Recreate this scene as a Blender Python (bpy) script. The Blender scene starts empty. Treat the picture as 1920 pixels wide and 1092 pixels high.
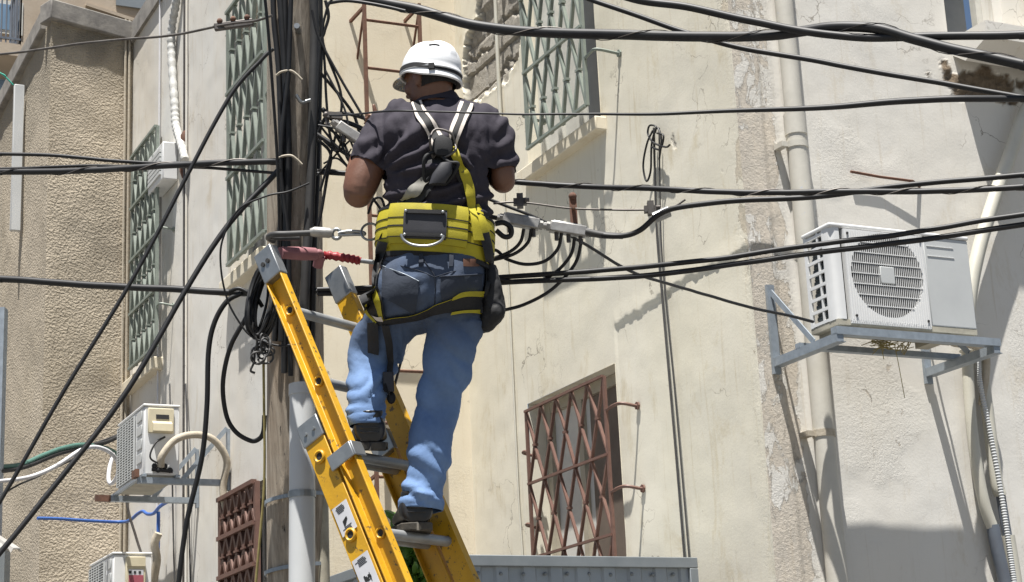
import bpy, math, random
from mathutils import Vector as V, Matrix as M, noise as NZ
from mathutils.bvhtree import BVHTree
RND = random.Random(7)
SC = bpy.context.scene
COL = SC.collection
UP = V((0, 0, 1))
# ------------------------------------------------------------------ camera
F = 3400.0
PITCH = math.radians(15.3); ROLL = math.radians(-2.73)
R = M.Rotation(math.pi/2 + PITCH, 3, 'X') @ M.Rotation(ROLL, 3, 'Z')
C0 = V((0, 0, 1.6))
def ray(x, y): return R @ V(((x-960)/F, (546-y)/F, -1))
def W(x, y, d): return C0 + ray(x, y)*d
def Y(x, y, yy):
    r = ray(x, y); return C0 + r*(yy/r.y)
def dep(p): return -(R.transposed() @ (p-C0)).z
def proj(p):
    q = R.transposed() @ (p-C0); return (960+F*q.x/-q.z, 546-F*q.y/-q.z)
cd = bpy.data.cameras.new('camera'); cam = bpy.data.objects.new('camera', cd); COL.objects.link(cam)
cd.sensor_width = 36; cd.lens = 36*F/1920; cd.clip_end = 500; cd.clip_start = .05
cam.matrix_world = M.Translation(C0) @ R.to_4x4()
SC.camera = cam
# ------------------------------------------------------------------ mesh builder
class MB:
    def __init__(s): s.v = []; s.f = []
    def quad(s, a, b, c, d):
        n = len(s.v); s.v += [a, b, c, d]; s.f.append((n, n+1, n+2, n+3))
    def box(s, c, ax, ay, az):       # centre and three half vectors
        n = len(s.v)
        for i in (-1, 1):
            for j in (-1, 1):
                for k in (-1, 1): s.v.append(c+ax*i+ay*j+az*k)
        for f in ((0,1,3,2),(4,6,7,5),(0,4,5,1),(2,3,7,6),(0,2,6,4),(1,5,7,3)): s.f.append(tuple(n+i for i in f))
        return s
    def bar(s, p, q, w, h, up=UP):   # rectangular bar p->q; w across, h along up
        d = (q-p); l = d.length
        if l < 1e-6: return s
        d = d/l; a = d.cross(up)
        if a.length < 1e-4: a = d.cross(V((1, 0, 0)))
        a.normalize(); b = a.cross(d).normalized()
        return s.box((p+q)/2, d*(l/2), a*(w/2), b*(h/2))
    def prism(s, prof, p, q, a, b):  # closed 2d profile swept p->q
        n = len(s.v); m = len(prof)
        for e in (p, q):
            for (x, y) in prof: s.v.append(e+a*x+b*y)
        for i in range(m):
            j = (i+1) % m; s.f.append((n+i, n+j, n+m+j, n+m+i))
        s.f.append(tuple(n+i for i in reversed(range(m)))); s.f.append(tuple(n+m+i for i in range(m)))
        return s
    def tube(s, pts, r, seg=8, caps=True, closed=False):
        pts = [V(p) for p in pts]; m = len(pts)
        rs = r if isinstance(r, (list, tuple)) else [r]*m
        prev = None; n = len(s.v)
        for i, p in enumerate(pts):
            if closed: d = pts[(i+1) % m]-pts[i-1]
            else: d = pts[min(i+1, m-1)]-pts[max(i-1, 0)]
            if d.length < 1e-9: d = V((0, 0, 1))
            d.normalize()
            if prev is None:
                prev = d.orthogonal().normalized()
            a = prev-d*prev.dot(d)
            if a.length < 1e-6: a = d.orthogonal()
            a.normalize(); prev = a; b = d.cross(a)
            for k in range(seg):
                t = 2*math.pi*k/seg; s.v.append(p+(a*math.cos(t)+b*math.sin(t))*rs[i])
        for i in range(m if closed else m-1):
            for k in range(seg):
                k2 = (k+1) % seg; i2 = (i+1) % m
                s.f.append((n+i*seg+k, n+i*seg+k2, n+i2*seg+k2, n+i2*seg+k))
        if caps and not closed:
            s.f.append(tuple(n+k for k in reversed(range(seg)))); s.f.append(tuple(n+(m-1)*seg+k for k in range(seg)))
        return s
    def loft(s, rings, seg=24, ex=2.0):  # rings: (centre, half vector a, half vector b)
        n = len(s.v); m = len(rings)
        for (c, a, b) in rings:
            for k in range(seg):
                t = 2*math.pi*k/seg; x, y = math.cos(t), math.sin(t)
                e = 2.0/ex
                s.v.append(c+a*(math.copysign(abs(x)**e, x))+b*(math.copysign(abs(y)**e, y)))
        for i in range(m-1):
            for k in range(seg):
                k2 = (k+1) % seg; s.f.append((n+i*seg+k, n+i*seg+k2, n+(i+1)*seg+k2, n+(i+1)*seg+k))
        s.f.append(tuple(n+k for k in reversed(range(seg)))); s.f.append(tuple(n+(m-1)*seg+k for k in range(seg)))
        return s
    def ball(s, c, rx, ry=None, rz=None, axes=None, seg=14, rows=9):
        ry = ry or rx; rz = rz or rx
        ax, ay, az = axes or (V((1,0,0)), V((0,1,0)), V((0,0,1)))
        rings = []
        for i in range(rows+1):
            t = math.pi*(i+.02)/(rows+.04)
            rings.append((c+az*(-rz*math.cos(t)), ax*(rx*math.sin(t)), ay*(ry*math.sin(t))))
        return s.loft(rings, seg)
    def mesh(s, name):
        me = bpy.data.meshes.new(name); me.from_pydata(s.v, [], s.f); me.validate(); me.update()
        return me
    def build(s, name, mat, parent=None, smooth=40, fixn=True, bevel=0):
        me = s.mesh(name)
        if fixn:
            import bmesh
            bm = bmesh.new(); bm.from_mesh(me); bmesh.ops.recalc_face_normals(bm, faces=bm.faces); bm.to_mesh(me); bm.free()
        return link(name, me, mat, parent, smooth, bevel)
WORLD = {}
def link(name, me, mat=None, parent=None, smooth=40, bevel=0, world=None):
    o = bpy.data.objects.new(name, me); COL.objects.link(o)
    if mat: me.materials.append(mat)
    if smooth:
        me.shade_smooth(); me.set_sharp_from_angle(angle=math.radians(smooth))
    if bevel:
        b = o.modifiers.new('bevel', 'BEVEL'); b.width = bevel; b.segments = 2; b.limit_method = 'ANGLE'; b.angle_limit = math.radians(50)
    put(o, parent, world)
    return o
def put(o, parent=None, world=None):
    w = world or M.Identity(4); WORLD[o] = w
    if parent is not None:
        o.parent = parent; o.matrix_parent_inverse = WORLD[parent].inverted()
    o.matrix_basis = w
def empty(name, loc, label=None, cat=None, group=None):
    o = bpy.data.objects.new(name, None); COL.objects.link(o); o.empty_display_size = .1
    w = M.Translation(loc); WORLD[o] = w; o.matrix_basis = w
    if label: tag(o, label, cat, group)
    return o
def tag(o, label, cat, group=None):
    o['label'] = label; o['category'] = cat
    if group: o['group'] = group
    return o
def spline(pts, n=10):
    """Catmull-Rom through 3d points"""
    pts = [V(p) for p in pts]
    if len(pts) < 3: return [pts[0].lerp(pts[-1], i/n) for i in range(n+1)]
    P = [pts[0]*2-pts[1]]+pts+[pts[-1]*2-pts[-2]]
    out = []
    for i in range(1, len(P)-2):
        a, b, c, d = P[i-1:i+3]
        for k in range(n):
            t = k/n
            out.append(.5*((2*b)+(c-a)*t+(2*a-5*b+4*c-d)*t*t+(3*b-a-3*c+d)*t**3))
    out.append(pts[-1]); return out
# ------------------------------------------------------------------ materials
def nodes(name):
    m = bpy.data.materials.new(name); m.use_nodes = True
    nt = m.node_tree; bs = nt.nodes['Principled BSDF']
    return m, nt, bs
class NT:
    def __init__(s, nt): s.nt = nt; s.tc = None
    def new(s, t, **k):
        n = s.nt.nodes.new(t)
        for a, b in k.items():
            setattr(n, a, b)
        return n
    def L(s, a, b): s.nt.links.new(a, b)
    def coord(s, scale=(1, 1, 1)):
        if s.tc is None: s.tc = s.new('ShaderNodeTexCoord')
        m = s.new('ShaderNodeMapping'); m.inputs['Scale'].default_value = scale
        s.L(s.tc.outputs['Object'], m.inputs['Vector']); return m.outputs['Vector']
    def noise(s, scale, detail=4, rough=.6, vec=None, dist=0):
        n = s.new('ShaderNodeTexNoise'); n.inputs['Scale'].default_value = scale; n.inputs['Detail'].default_value = detail
        n.inputs['Roughness'].default_value = rough; n.inputs['Distortion'].default_value = dist
        s.L(vec if vec is not None else s.coord(), n.inputs['Vector']); return n.outputs['Fac']
    def vor(s, scale, feature='F1', vec=None, out='Distance'):
        n = s.new('ShaderNodeTexVoronoi'); n.feature = feature; n.inputs['Scale'].default_value = scale
        s.L(vec if vec is not None else s.coord(), n.inputs['Vector']); return n.outputs[out]
    def ramp(s, fac, a, b):
        n = s.new('ShaderNodeMapRange'); n.inputs['From Min'].default_value = a; n.inputs['From Max'].default_value = b
        s.L(fac, n.inputs['Value']); return n.outputs['Result']
    def math(s, op, a, b=None):
        n = s.new('ShaderNodeMath'); n.operation = op
        for i, x in enumerate((a, b)):
            if x is None: continue
            if isinstance(x, (int, float)): n.inputs[i].default_value = x
            else: s.L(x, n.inputs[i])
        return n.outputs[0]
    def mix(s, fac, a, b):
        n = s.new('ShaderNodeMix'); n.data_type = 'RGBA'
        for sock, x in ((n.inputs[0], fac), (n.inputs[6], a), (n.inputs[7], b)):
            if isinstance(x, (int, float)): sock.default_value = x
            elif isinstance(x, (tuple, list)): sock.default_value = (*x[:3], 1)
            else: s.L(x, sock)
        return n.outputs[2]
    def attr(s, name):
        n = s.new('ShaderNodeAttribute'); n.attribute_name = name; return n.outputs['Fac']
    def bump(s, h, strength, dist, bs, prev=None):
        n = s.new('ShaderNodeBump'); n.inputs['Strength'].default_value = strength; n.inputs['Distance'].default_value = dist
        s.L(h, n.inputs['Height'])
        if prev is not None: s.L(prev, n.inputs['Normal'])
        if bs is not None: s.L(n.outputs['Normal'], bs.inputs['Normal'])
        return n.outputs['Normal']
def pmat(name, c1, c2=None, scale=6, rough=.6, metal=0, bump=0, bscale=40, stretch=(1,1,1), spec=.5, lo=.35, hi=.7, spots=None, bdist=.004):
    m, nt, bs = nodes(name); n = NT(nt)
    bs.inputs['Roughness'].default_value = rough; bs.inputs['Metallic'].default_value = metal
    bs.inputs['Specular IOR Level'].default_value = spec
    col = None
    if c2 is None: c2 = tuple(x*.8 for x in c1)
    v = n.coord(stretch)
    col = n.mix(n.ramp(n.noise(scale, 5, .65, v), lo, hi), c1, c2)
    if spots:
        sc, thr, sccol = spots
        col = n.mix(n.ramp(n.noise(sc, 6, .7), thr, thr+.04), col, sccol)
    n.L(col, bs.inputs['Base Color'])
    if bump: n.bump(n.noise(bscale, 4, .6, v), bump, bdist, bs)
    return m
def plaster(name, c, warm, conc, stain=.5, peelc=(.40, .33, .245), fine=1.0):
    m, nt, bs = nodes(name); n = NT(nt)
    bs.inputs['Roughness'].default_value = .9; bs.inputs['Specular IOR Level'].default_value = .15
    big = n.ramp(n.noise(.9, 5, .6, n.coord((1, 1, .6))), .35, .68)
    col = n.mix(big, c, warm)
    # yellow brown wash marks with a shape of their own
    wash = n.math('MULTIPLY', n.ramp(n.noise(2.6, 9, .78, n.coord((1.2, 1, .5)), .5), .55, .66), stain)
    col = n.mix(wash, col, tuple(x*y for x, y in zip(warm, (.84, .79, .70))))
    streak = n.math('MULTIPLY', n.ramp(n.noise(15, 6, .75, n.coord((1.6, 1, .07)), .3), .57, .72), .95*stain)
    col = n.mix(streak, col, tuple(x*y for x, y in zip(warm, (.76, .69, .58))))
    # peeled paint
    pk = n.attr('peel')
    pn = n.noise(7, 8, .72, n.coord((1.4, 1, .7)), .5)
    peel = n.ramp(n.math('ADD', pn, n.math('MULTIPLY', pk, .42)), .80, .83)
    spall = n.ramp(n.math('ADD', n.noise(2.6, 9, .74, n.coord((1.5, 1, .6)), .4), n.math('MULTIPLY', pk, .1)), .725, .74)
    peel = n.math('MAXIMUM', peel, spall)
    pcol = n.mix(n.ramp(n.noise(13, 7, .75), .38, .66), tuple(x*.78 for x in peelc), tuple(min(1, x*1.4) for x in peelc))
    col = n.mix(n.math('MULTIPLY', peel, .52), col, pcol)
    # small chips
    chip = n.ramp(n.noise(24, 5, .7, n.coord((1.3, 1, .55))), .70, .73)
    col = n.mix(n.math('MULTIPLY', chip, .85), col, tuple(x*.55 for x in peelc))
    tick = n.ramp(n.noise(60, 3, .6, n.coord((1.5, 1, .30))), .735, .76); col = n.mix(n.math('MULTIPLY', tick, .6), col, tuple(x*.5 for x in peelc))
    # hairline cracks
    w = n.new('ShaderNodeVectorMath'); w.operation = 'ADD'
    nn = n.new('ShaderNodeTexNoise'); nn.inputs['Scale'].default_value = 3; nn.inputs['Detail'].default_value = 6
    n.L(n.coord(), nn.inputs['Vector']); n.L(nn.outputs['Color'], w.inputs[0]); n.L(n.coord(), w.inputs[1])
    ed = n.vor(1.1, 'DISTANCE_TO_EDGE', w.outputs[0])
    crack = n.math('MULTIPLY', n.ramp(ed, .007, .0015), n.ramp(n.noise(1.4, 3), .49, .61))
    col = n.mix(n.math('MULTIPLY', crack, .7), col, tuple(x*.35 for x in peelc))
    dm = n.attr('dmg')
    ccol = n.mix(n.ramp(n.noise(30, 6, .75), .35, .7), conc, tuple(x*.55 for x in conc))
    col = n.mix(dm, col, ccol)
    n.L(col, bs.inputs['Base Color'])
    h1 = n.noise(3.5, 5, .55); b = n.bump(h1, .06*fine, .015, None)
    h2 = n.noise(60, 5, .7); b = n.bump(h2, .3*fine, .003, None, b)
    hp = n.math('ADD', n.math('MULTIPLY', peel, -1.0), n.math('MULTIPLY', chip, -.7))
    hp = n.math('ADD', hp, n.math('MULTIPLY', n.math('MULTIPLY', pk, n.noise(55, 6, .75)), 1.6))
    hp = n.math('ADD', hp, n.math('MULTIPLY', n.math('MULTIPLY', dm, n.noise(38, 7, .8)), 3.0))
    n.bump(hp, .8, .006, bs, b)
    return m
def stucco(name, c, c2):
    m, nt, bs = nodes(name); n = NT(nt)
    bs.inputs['Roughness'].default_value = .95; bs.inputs['Specular IOR Level'].default_value = .1
    w = n.new('ShaderNodeVectorMath'); w.operation = 'ADD'
    nn = n.new('ShaderNodeTexNoise'); nn.inputs['Scale'].default_value = 14; nn.inputs['Detail'].default_value = 3
    sc = n.new('ShaderNodeVectorMath'); sc.operation = 'SCALE'; sc.inputs['Scale'].default_value = .07
    n.L(n.coord(), nn.inputs['Vector']); n.L(nn.outputs['Color'], sc.inputs[0]); n.L(sc.outputs[0], w.inputs[0]); n.L(n.coord((1, 1, 1.25)), w.inputs[1])
    h = n.vor(42, 'SMOOTH_F1', w.outputs[0])
    h = n.math('ADD', h, n.math('MULTIPLY', n.noise(60, 4, .65), .9))
    big = n.ramp(n.noise(.8, 6, .65, n.coord((1, 1, .5))), .35, .7)
    col = n.mix(big, c, c2)
    st = n.ramp(n.noise(2.2, 6, .7, n.coord((2, 1, .25))), .56, .74)
    col = n.mix(n.math('MULTIPLY', st, .5), col, tuple(x*.62 for x in c2))
    col = n.mix(n.math('MULTIPLY', n.attr('grime_shade'), .75), col, (.13, .12, .10))
    n.L(col, bs.inputs['Base Color'])
    n.bump(h, 1.0, .015, bs)
    return m
MT = {}
MT['wall_b'] = plaster('cream_plaster', (.68, .64, .54), (.64, .595, .475), (.40, .37, .32), .75)
MT['wall_c'] = plaster('pale_plaster', (.65, .63, .585), (.61, .58, .52), (.22, .17, .12), .55)
MT['wall_d'] = plaster('yellow_plaster', (.66, .605, .49), (.63, .555, .42), (.34, .31, .27), .5)
MT['wall_a'] = plaster('white_plaster', (.64, .625, .585), (.60, .555, .48), (.40, .37, .32), .6)
MT['stucco'] = stucco('tan_stucco', (.50, .435, .345), (.44, .38, .29))
MT['beige'] = pmat('beige_render', (.42, .35, .27), (.36, .29, .215), 2, .9, bump=.6, bscale=30)
MT['coping'] = pmat('weathered_coping', (.30, .28, .25), (.15, .14, .13), 5, .9, bump=.5, bscale=30)
MT['cable'] = pmat('black_cable_rubber', (.008, .008, .009), (.018, .018, .019), 12, .52, spec=.4)
MT['cable_grey'] = pmat('dusty_cable_rubber', (.035, .034, .034), (.06, .058, .055), 9, .6)
MT['wire_steel'] = pmat('dull_steel_wire', (.13, .12, .11), (.07, .06, .055), 30, .5, .6)
MT['steel'] = pmat('galvanised_steel', (.36, .37, .37), (.25, .26, .265), 14, .4, .75, bump=.1)
MT['steel_blue'] = pmat('blue_grey_bracket_steel', (.30, .34, .38), (.22, .25, .28), 20, .5, .25)
MT['alu'] = pmat('cast_aluminium', (.36, .35, .33), (.24, .23, .22), 30, .45, .5, bump=.2, bscale=80)
MT['green'] = pmat('green_grille_paint', (.225, .255, .22), (.165, .19, .165), 12, .5, spots=(28, .72, (.10, .08, .06)))
MT['brown'] = pmat('brown_grille_paint', (.155, .082, .062), (.115, .06, .045), 14, .55, spots=(26, .62, (.09, .05, .035)))
MT['rust'] = pmat('rusty_iron', (.16, .075, .045), (.09, .045, .03), 20, .8, bump=.3)
MT['glass'] = pmat('window_glass', (.05, .055, .06), (.085, .09, .095), 2, .35, spec=.3)
MT['glass_sky'] = pmat('blue_window_glass', (.16, .25, .36), (.22, .32, .44), 2, .12, spec=.9)
MT['curtain'] = pmat('pale_shutter', (.62, .60, .55), (.52, .50, .46), 5, .7)
MT['curtain_brown'] = pmat('brown_shutter', (.15, .115, .09), (.11, .085, .065), 5, .7)
MT['frame_pale'] = pmat('pale_window_frame', (.56, .55, .50), (.44, .43, .39), 9, .6)
MT['frame_beige'] = pmat('beige_window_frame', (.40, .36, .28), (.33, .29, .22), 9, .6)
MT['dark'] = pmat('dark_interior', (.02, .02, .022), (.03, .03, .03), 3, .9)
MT['acwhite'] = pmat('white_ac_casing', (.68, .68, .67), (.61, .61, .60), 5, .42, spots=(40, .76, (.35, .33, .30)))
MT['acgrey'] = pmat('grey_ac_panel', (.50, .51, .50), (.45, .46, .455), 4, .42)
MT['acbase'] = pmat('dirty_ac_base', (.42, .39, .31), (.26, .24, .19), 9, .7)
MT['coil'] = pmat('ac_coil', (.035, .05, .055), (.02, .03, .035), 60, .4, .3)
MT['acbeige'] = pmat('beige_ac_cover', (.58, .52, .37), (.52, .46, .32), 6, .5)
MT['pipe'] = pmat('painted_downpipe', (.52, .495, .435), (.44, .42, .365), 5, .6, bump=.15, spots=(12, .66, (.40, .42, .46)))
MT['pipe_beige'] = pmat('beige_plastic_pipe', (.52, .50, .43), (.46, .44, .37), 5, .45)
MT['pipe_white'] = pmat('white_plastic_pipe', (.52, .53, .53), (.47, .48, .48), 3, .35)
MT['pipe_grey'] = pmat('grey_plastic_pipe', (.13, .15, .18), (.10, .11, .13), 5, .4)
MT['wrap'] = pmat('white_pipe_wrap', (.54, .54, .52), (.38, .37, .34), 26, .6, bump=.5, bscale=60)
MT['wrap_beige'] = pmat('beige_pipe_wrap', (.44, .39, .31), (.33, .285, .215), 20, .7, bump=.6, bscale=50)
MT['yellow'] = pmat('yellow_fibreglass', (.60, .33, .012), (.44, .235, .014), 6, .45, bump=.15, bscale=90, spots=(34, .59, (.13, .085, .03)), lo=.38, hi=.72)
MT['rung'] = pmat('grey_rung', (.34, .35, .35), (.25, .255, .255), 12, .5, .4)
MT['sticker'] = pmat('white_sticker', (.60, .60, .62), (.48, .48, .50), 10, .4)
MT['ink'] = pmat('black_ink', (.02, .02, .02), None, 3, .6)
MT['pink'] = pmat('faded_pink_rubber', (.30, .13, .14), (.22, .09, .10), 9, .7)
MT['red'] = pmat('red_grip', (.30, .02, .025), (.20, .015, .02), 15, .5)
MT['shedmetal'] = pmat('grey_sheet_metal', (.36, .39, .41), (.29, .315, .335), 3, .45, .3, bump=.08)
MT['shedtrim'] = pmat('dark_sheet_trim', (.24, .26, .27), (.19, .21, .22), 5, .5, .3)
MT['leaf'] = pmat('green_leaf', (.06, .16, .02), (.11, .22, .04), 12, .5)
MT['blue_cable'] = pmat('blue_conduit', (.03, .09, .32), (.04, .12, .36), 5, .5)
MT['green_cable'] = pmat('green_hose', (.05, .12, .10), (.07, .16, .13), 5, .5)
MT['teal_wire'] = pmat('teal_wire', (.03, .33, .24), None, 5, .5)
MT['white_cable'] = pmat('white_cable', (.62, .61, .62), None, 5, .5)
MT['rope'] = pmat('yellowed_rope', (.30, .25, .09), (.20, .16, .06), 30, .8)
MT['asphalt'] = pmat('dusty_asphalt', (.14, .132, .12), (.11, .105, .095), 3, .95, bump=.5)
MT['roofmat'] = pmat('roof_sheet', (.33, .32, .30), (.25, .24, .22), 4, .6)
MT['redlabel'] = pmat('red_label', (.38, .09, .12), None, 4, .5)
def woodmat():
    m, nt, bs = nodes('weathered_pole_wood'); n = NT(nt)
    bs.inputs['Roughness'].default_value = .85
    g = n.noise(9, 8, .72, n.coord((4, 4, .18)), .3)
    col = n.mix(n.ramp(g, .3, .72), (.13, .105, .08), (.46, .40, .32))
    tan = n.ramp(n.noise(2.5, 4, .6, n.coord((1, 1, .5))), .45, .7)
    col = n.mix(n.math('MULTIPLY', tan, .45), col, (.27, .17, .09))
    cr = n.ramp(n.noise(26, 5, .7, n.coord((3, 3, .07))), .64, .68)
    col = n.mix(n.math('MULTIPLY', cr, .85), col, (.018, .013, .01))
    n.L(col, bs.inputs['Base Color'])
    b = n.bump(g, .6, .01, None); n.bump(cr, .9, -.008, bs, b)
    return m
MT['wood'] = woodmat()
# ------------------------------------------------------------------ light
dB = V((-math.sin(math.radians(26)), math.cos(math.radians(26)), 0))
dC = V((math.cos(math.radians(26)), math.sin(math.radians(26)), 0))
SUN = (dB*1.0 + dC*.88 - UP*4.6).normalized()
w = bpy.data.worlds.new('World'); SC.world = w; w.use_nodes = True
sky = w.node_tree.nodes.new('ShaderNodeTexSky'); sky.sky_type = 'NISHITA'; sky.sun_disc = False
sky.sun_elevation = math.asin(-SUN.z); sky.sun_rotation = math.atan2(-SUN.x, -SUN.y)
w.node_tree.links.new(sky.outputs[0], w.node_tree.nodes['Background'].inputs[0])
w.node_tree.nodes['Background'].inputs[1].default_value = .04
sl = bpy.data.lights.new('sun', 'SUN'); sl.energy = 5.0; sl.angle = math.radians(.53); sl.color = (1, .97, .92)
so = bpy.data.objects.new('sun', sl); COL.objects.link(so); so.rotation_euler = (-SUN).to_track_quat('Z', 'Y').to_euler(); so.location = (-6, -10, 25)
SC.view_settings.view_transform = 'Standard'; SC.view_settings.look = 'None'
SC.view_settings.exposure = 1.08; SC.view_settings.gamma = 1
SC.cycles.max_bounces = 6
# ------------------------------------------------------------------ walls
class Fr:
    """wall frame: origin, horizontal direction t, outward normal n"""
    def __init__(s, O, t):
        s.O = V((O.x, O.y, 0)); s.t = t; s.n = t.cross(UP)
        s.sx = 1
        if s.n.dot(C0-s.O) < 0: s.n = -s.n; s.sx = -1
        a = t*s.sx
        s.m = M(((a.x, -s.n.x, 0, s.O.x), (a.y, -s.n.y, 0, s.O.y), (0, 0, 1, 0), (0, 0, 0, 1)))
    def p(s, a, z, h=0): return s.O+s.t*a+UP*z+s.n*h
    def hit(s, x, y, h=0):
        r = ray(x, y); o = s.O+s.n*h; k = (o-C0).dot(s.n)/r.dot(s.n); q = C0+r*k
        return (q-s.O).dot(s.t), q.z
def steps(lo, hi, vlo, vhi, res, extra):
    xs = set()
    x = vlo
    while x < vhi: xs.add(round(x, 5)); x += res
    xs.add(vhi)
    if lo < vlo:
        k = 5
        for i in range(k): xs.add(lo+(vlo-lo)*i/k)
    if hi > vhi:
        for i in range(1, 6): xs.add(vhi+(hi-vhi)*i/5)
    for e in extra:
        xs = {q for q in xs if abs(q-e) > res*.3}
        xs.add(e)
    return sorted(xs)
def wall_grid(name, fr, s0, s1, z0, z1, vis, res, openings, mat, parent, fn=None, reveal=.2):
    es = [e for o in openings for e in o[:2]]; ez = [e for o in openings for e in o[2:4]]
    S = steps(s0, s1, vis[0], vis[1], res, es); Z = steps(z0, z1, vis[2], vis[3], res, ez)
    vs = []; at = {'dmg': [], 'peel': [], 'grime_shade': []}
    for z in Z:
        for a in S:
            h, d, p, g = fn(a, z) if fn else (0, 0, 0, 0)
            h *= sm(min(a-s0, s1-a), 0, .02)
            vs.append((a*fr.sx, -h, z)); at['dmg'].append(d); at['peel'].append(p); at['grime_shade'].append(g)
    fs = []; n = len(S)
    for j in range(len(Z)-1):
        for i in range(n-1):
            cs, cz = (S[i]+S[i+1])/2, (Z[j]+Z[j+1])/2
            if any(o[0] < cs < o[1] and o[2] < cz < o[3] for o in openings): continue
            fs.append((j*n+i, j*n+i+1, (j+1)*n+i+1, (j+1)*n+i))
    for o in openings:
        a, b, c, d = o[:4]; rv = o[4] if len(o) > 4 else reveal
        for (p, q) in (((a, c), (a, d)), ((a, d), (b, d)), ((b, d), (b, c)), ((b, c), (a, c))):
            k = len(vs)
            vs += [(p[0]*fr.sx, 0, p[1]), (q[0]*fr.sx, 0, q[1]), (q[0]*fr.sx, rv, q[1]), (p[0]*fr.sx, rv, p[1])]
            for key in at: at[key] += [0, 0, 0, 0]
            fs.append((k, k+1, k+2, k+3))
    me = bpy.data.meshes.new(name); me.from_pydata(vs, [], fs)
    for key, vals in at.items():
        A = me.attributes.new(key, 'FLOAT', 'POINT'); A.data.foreach_set('value', vals)
    me.update()
    return link(name, me, mat, parent, 50, 0, fr.m)
def sm(x, a, b):
    t = max(0, min(1, (x-a)/(b-a))); return t*t*(3-2*t)
def nz(a, z, s, seed=0, oct=4):
    return NZ.fractal(V((a*s+seed*17.3, seed*5.1, z*s)), .7, 2.0, oct)
def inpoly(a, z, P):
    c = False; j = len(P)-1
    for i in range(len(P)):
        if (P[i][1] > z) != (P[j][1] > z) and a < (P[j][0]-P[i][0])*(z-P[i][1])/(P[j][1]-P[i][1])+P[i][0]: c = not c
        j = i
    return c
def dpoly(a, z, P, closed=True):
    best = 9
    m = len(P)
    for i in range(m if closed else m-1):
        x0, y0 = P[i]; x1, y1 = P[(i+1) % m]
        dx, dy = x1-x0, y1-y0; L = dx*dx+dy*dy
        t = max(0, min(1, ((a-x0)*dx+(z-y0)*dy)/L)) if L else 0
        best = min(best, math.hypot(a-x0-t*dx, z-y0-t*dy))
    return best
K = W(1410, 546, 9.5)
FB = Fr(K, dB); SBE = FB.hit(872, 546)[0]
FC = Fr(K, dC)
KD = FB.p(SBE, 0); FD = Fr(KD, dC); SDL = FD.hit(600, 546)[0]
KA = FD.p(SDL, 0); FA = Fr(KA, dB); SAE = FA.hit(245, 546)[0]
ROOF = FA.hit(248, 62)[1]
bld = empty('apartment_building', K*1.0-UP*K.z, 'cream plastered apartment building with peeling paint, barred windows and a corner behind the worker', 'building')
# ================================================================== ground
def ground():
    m = MB(); m.quad(V((-150, -150, 0)), V((150, -150, 0)), V((150, 150, 0)), V((-150, 150, 0)))
    o = m.build('ground', MT['asphalt'], None, 0); o['kind'] = 'structure'
ground()
# ================================================================== windows and grilles
def fbox(m, fr, a0, a1, z0, z1, h0, h1):
    m.box(fr.p((a0+a1)/2, (z0+z1)/2, (h0+h1)/2), fr.t*(abs(a1-a0)/2), fr.n*(abs(h1-h0)/2), UP*(abs(z1-z0)/2))
def grille(name, fr, s0, s1, z0, z1, h, rows, cols, bw, mat, parent, offs, label=None, bt=.012, back=0, fat=1.0, kink=.0):
    m = MB(); P = lambda a, z, dh=0: fr.p(a, z, h+dh)
    for a in (s0, s1): m.bar(P(a, z0), P(a, z1), bw*1.25, bw*.9, fr.n)
    for z in rows: m.bar(P(s0, z, bw*.5), P(s1, z, bw*.5), bw*.8, bw, fr.n)
    zs = sorted(rows); dx = (s1-s0)/cols
    for i in range(len(zs)-1):
        a, b = zs[i], zs[i+1]; mid = (a+b)/2
        for c in range(cols+1):
            x = s0+dx*c
            for sgn in (-1, 1):
                xm = x+sgn*dx/2
                if xm < s0-.001 or xm > s1+.001: continue
                tl = RND.uniform(-.010, .010); xm += RND.uniform(-.005, .005)
                m.bar(P(x, b), P(xm, mid+tl), bt*fat, bw, fr.n); m.bar(P(xm, mid+tl), P(x, a), bt*fat, bw, fr.n)
        for c in range(cols):
            x = s0+dx*(c+.5); fbox(m, fr, x-bt*1.3, x+bt*1.3, mid-.008, mid+.008, h-bw*.7, h+bw*.7)
        for c in range(1, cols):
            x = s0+dx*c
            for z in (a, b): fbox(m, fr, x-bt*1.0, x+bt*1.0, z-.008, z+.008, h-bw*.6, h+bw*.6)
    for (a, z, out) in offs:        # stand-off rods: from bar out to the side, then into the wall
        e = a+out
        m.tube(spline([P(a, z), P(a+out*.45, z+.012), P(e-out*.1, z+.01, -.01), fr.p(e, z-.004, .02), fr.p(e, z-.004, -.02)], 5), .010, 6)
        m.tube([fr.p(e, z-.004, .001), fr.p(e, z-.004, .012)], .024, 8)
    return m.build(name, mat, parent, 30)
def window(fr, a0, a1, z0, z1, depth, panes, framem, split=None, fw=.05, muntin=()):
    """frame, panes in an opening"""
    m = MB(); h0, h1 = -depth, -depth+.05
    fbox(m, fr, a0+.003, a0+fw, z0+.003, z1-.003, h0, h1); fbox(m, fr, a1-fw, a1-.003, z0+.003, z1-.003, h0, h1)
    fbox(m, fr, a0+fw, a1-fw, z0+.003, z0+fw, h0, h1-.003); fbox(m, fr, a0+fw, a1-fw, z1-fw, z1-.003, h0, h1-.003)
    for x in muntin: fbox(m, fr, x-fw*.45, x+fw*.45, z0+fw, z1-fw, h0, h1-.006)
    o = m.build('window', framem, bld, 30)
    for (x0, x1, mt, dh) in panes:
        g = MB(); fbox(g, fr, x0, x1, z0+.01, z1-.01, h0-.02+dh, h0+.012+dh); g.build('pane', mt, o, 30)
    return o
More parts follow.
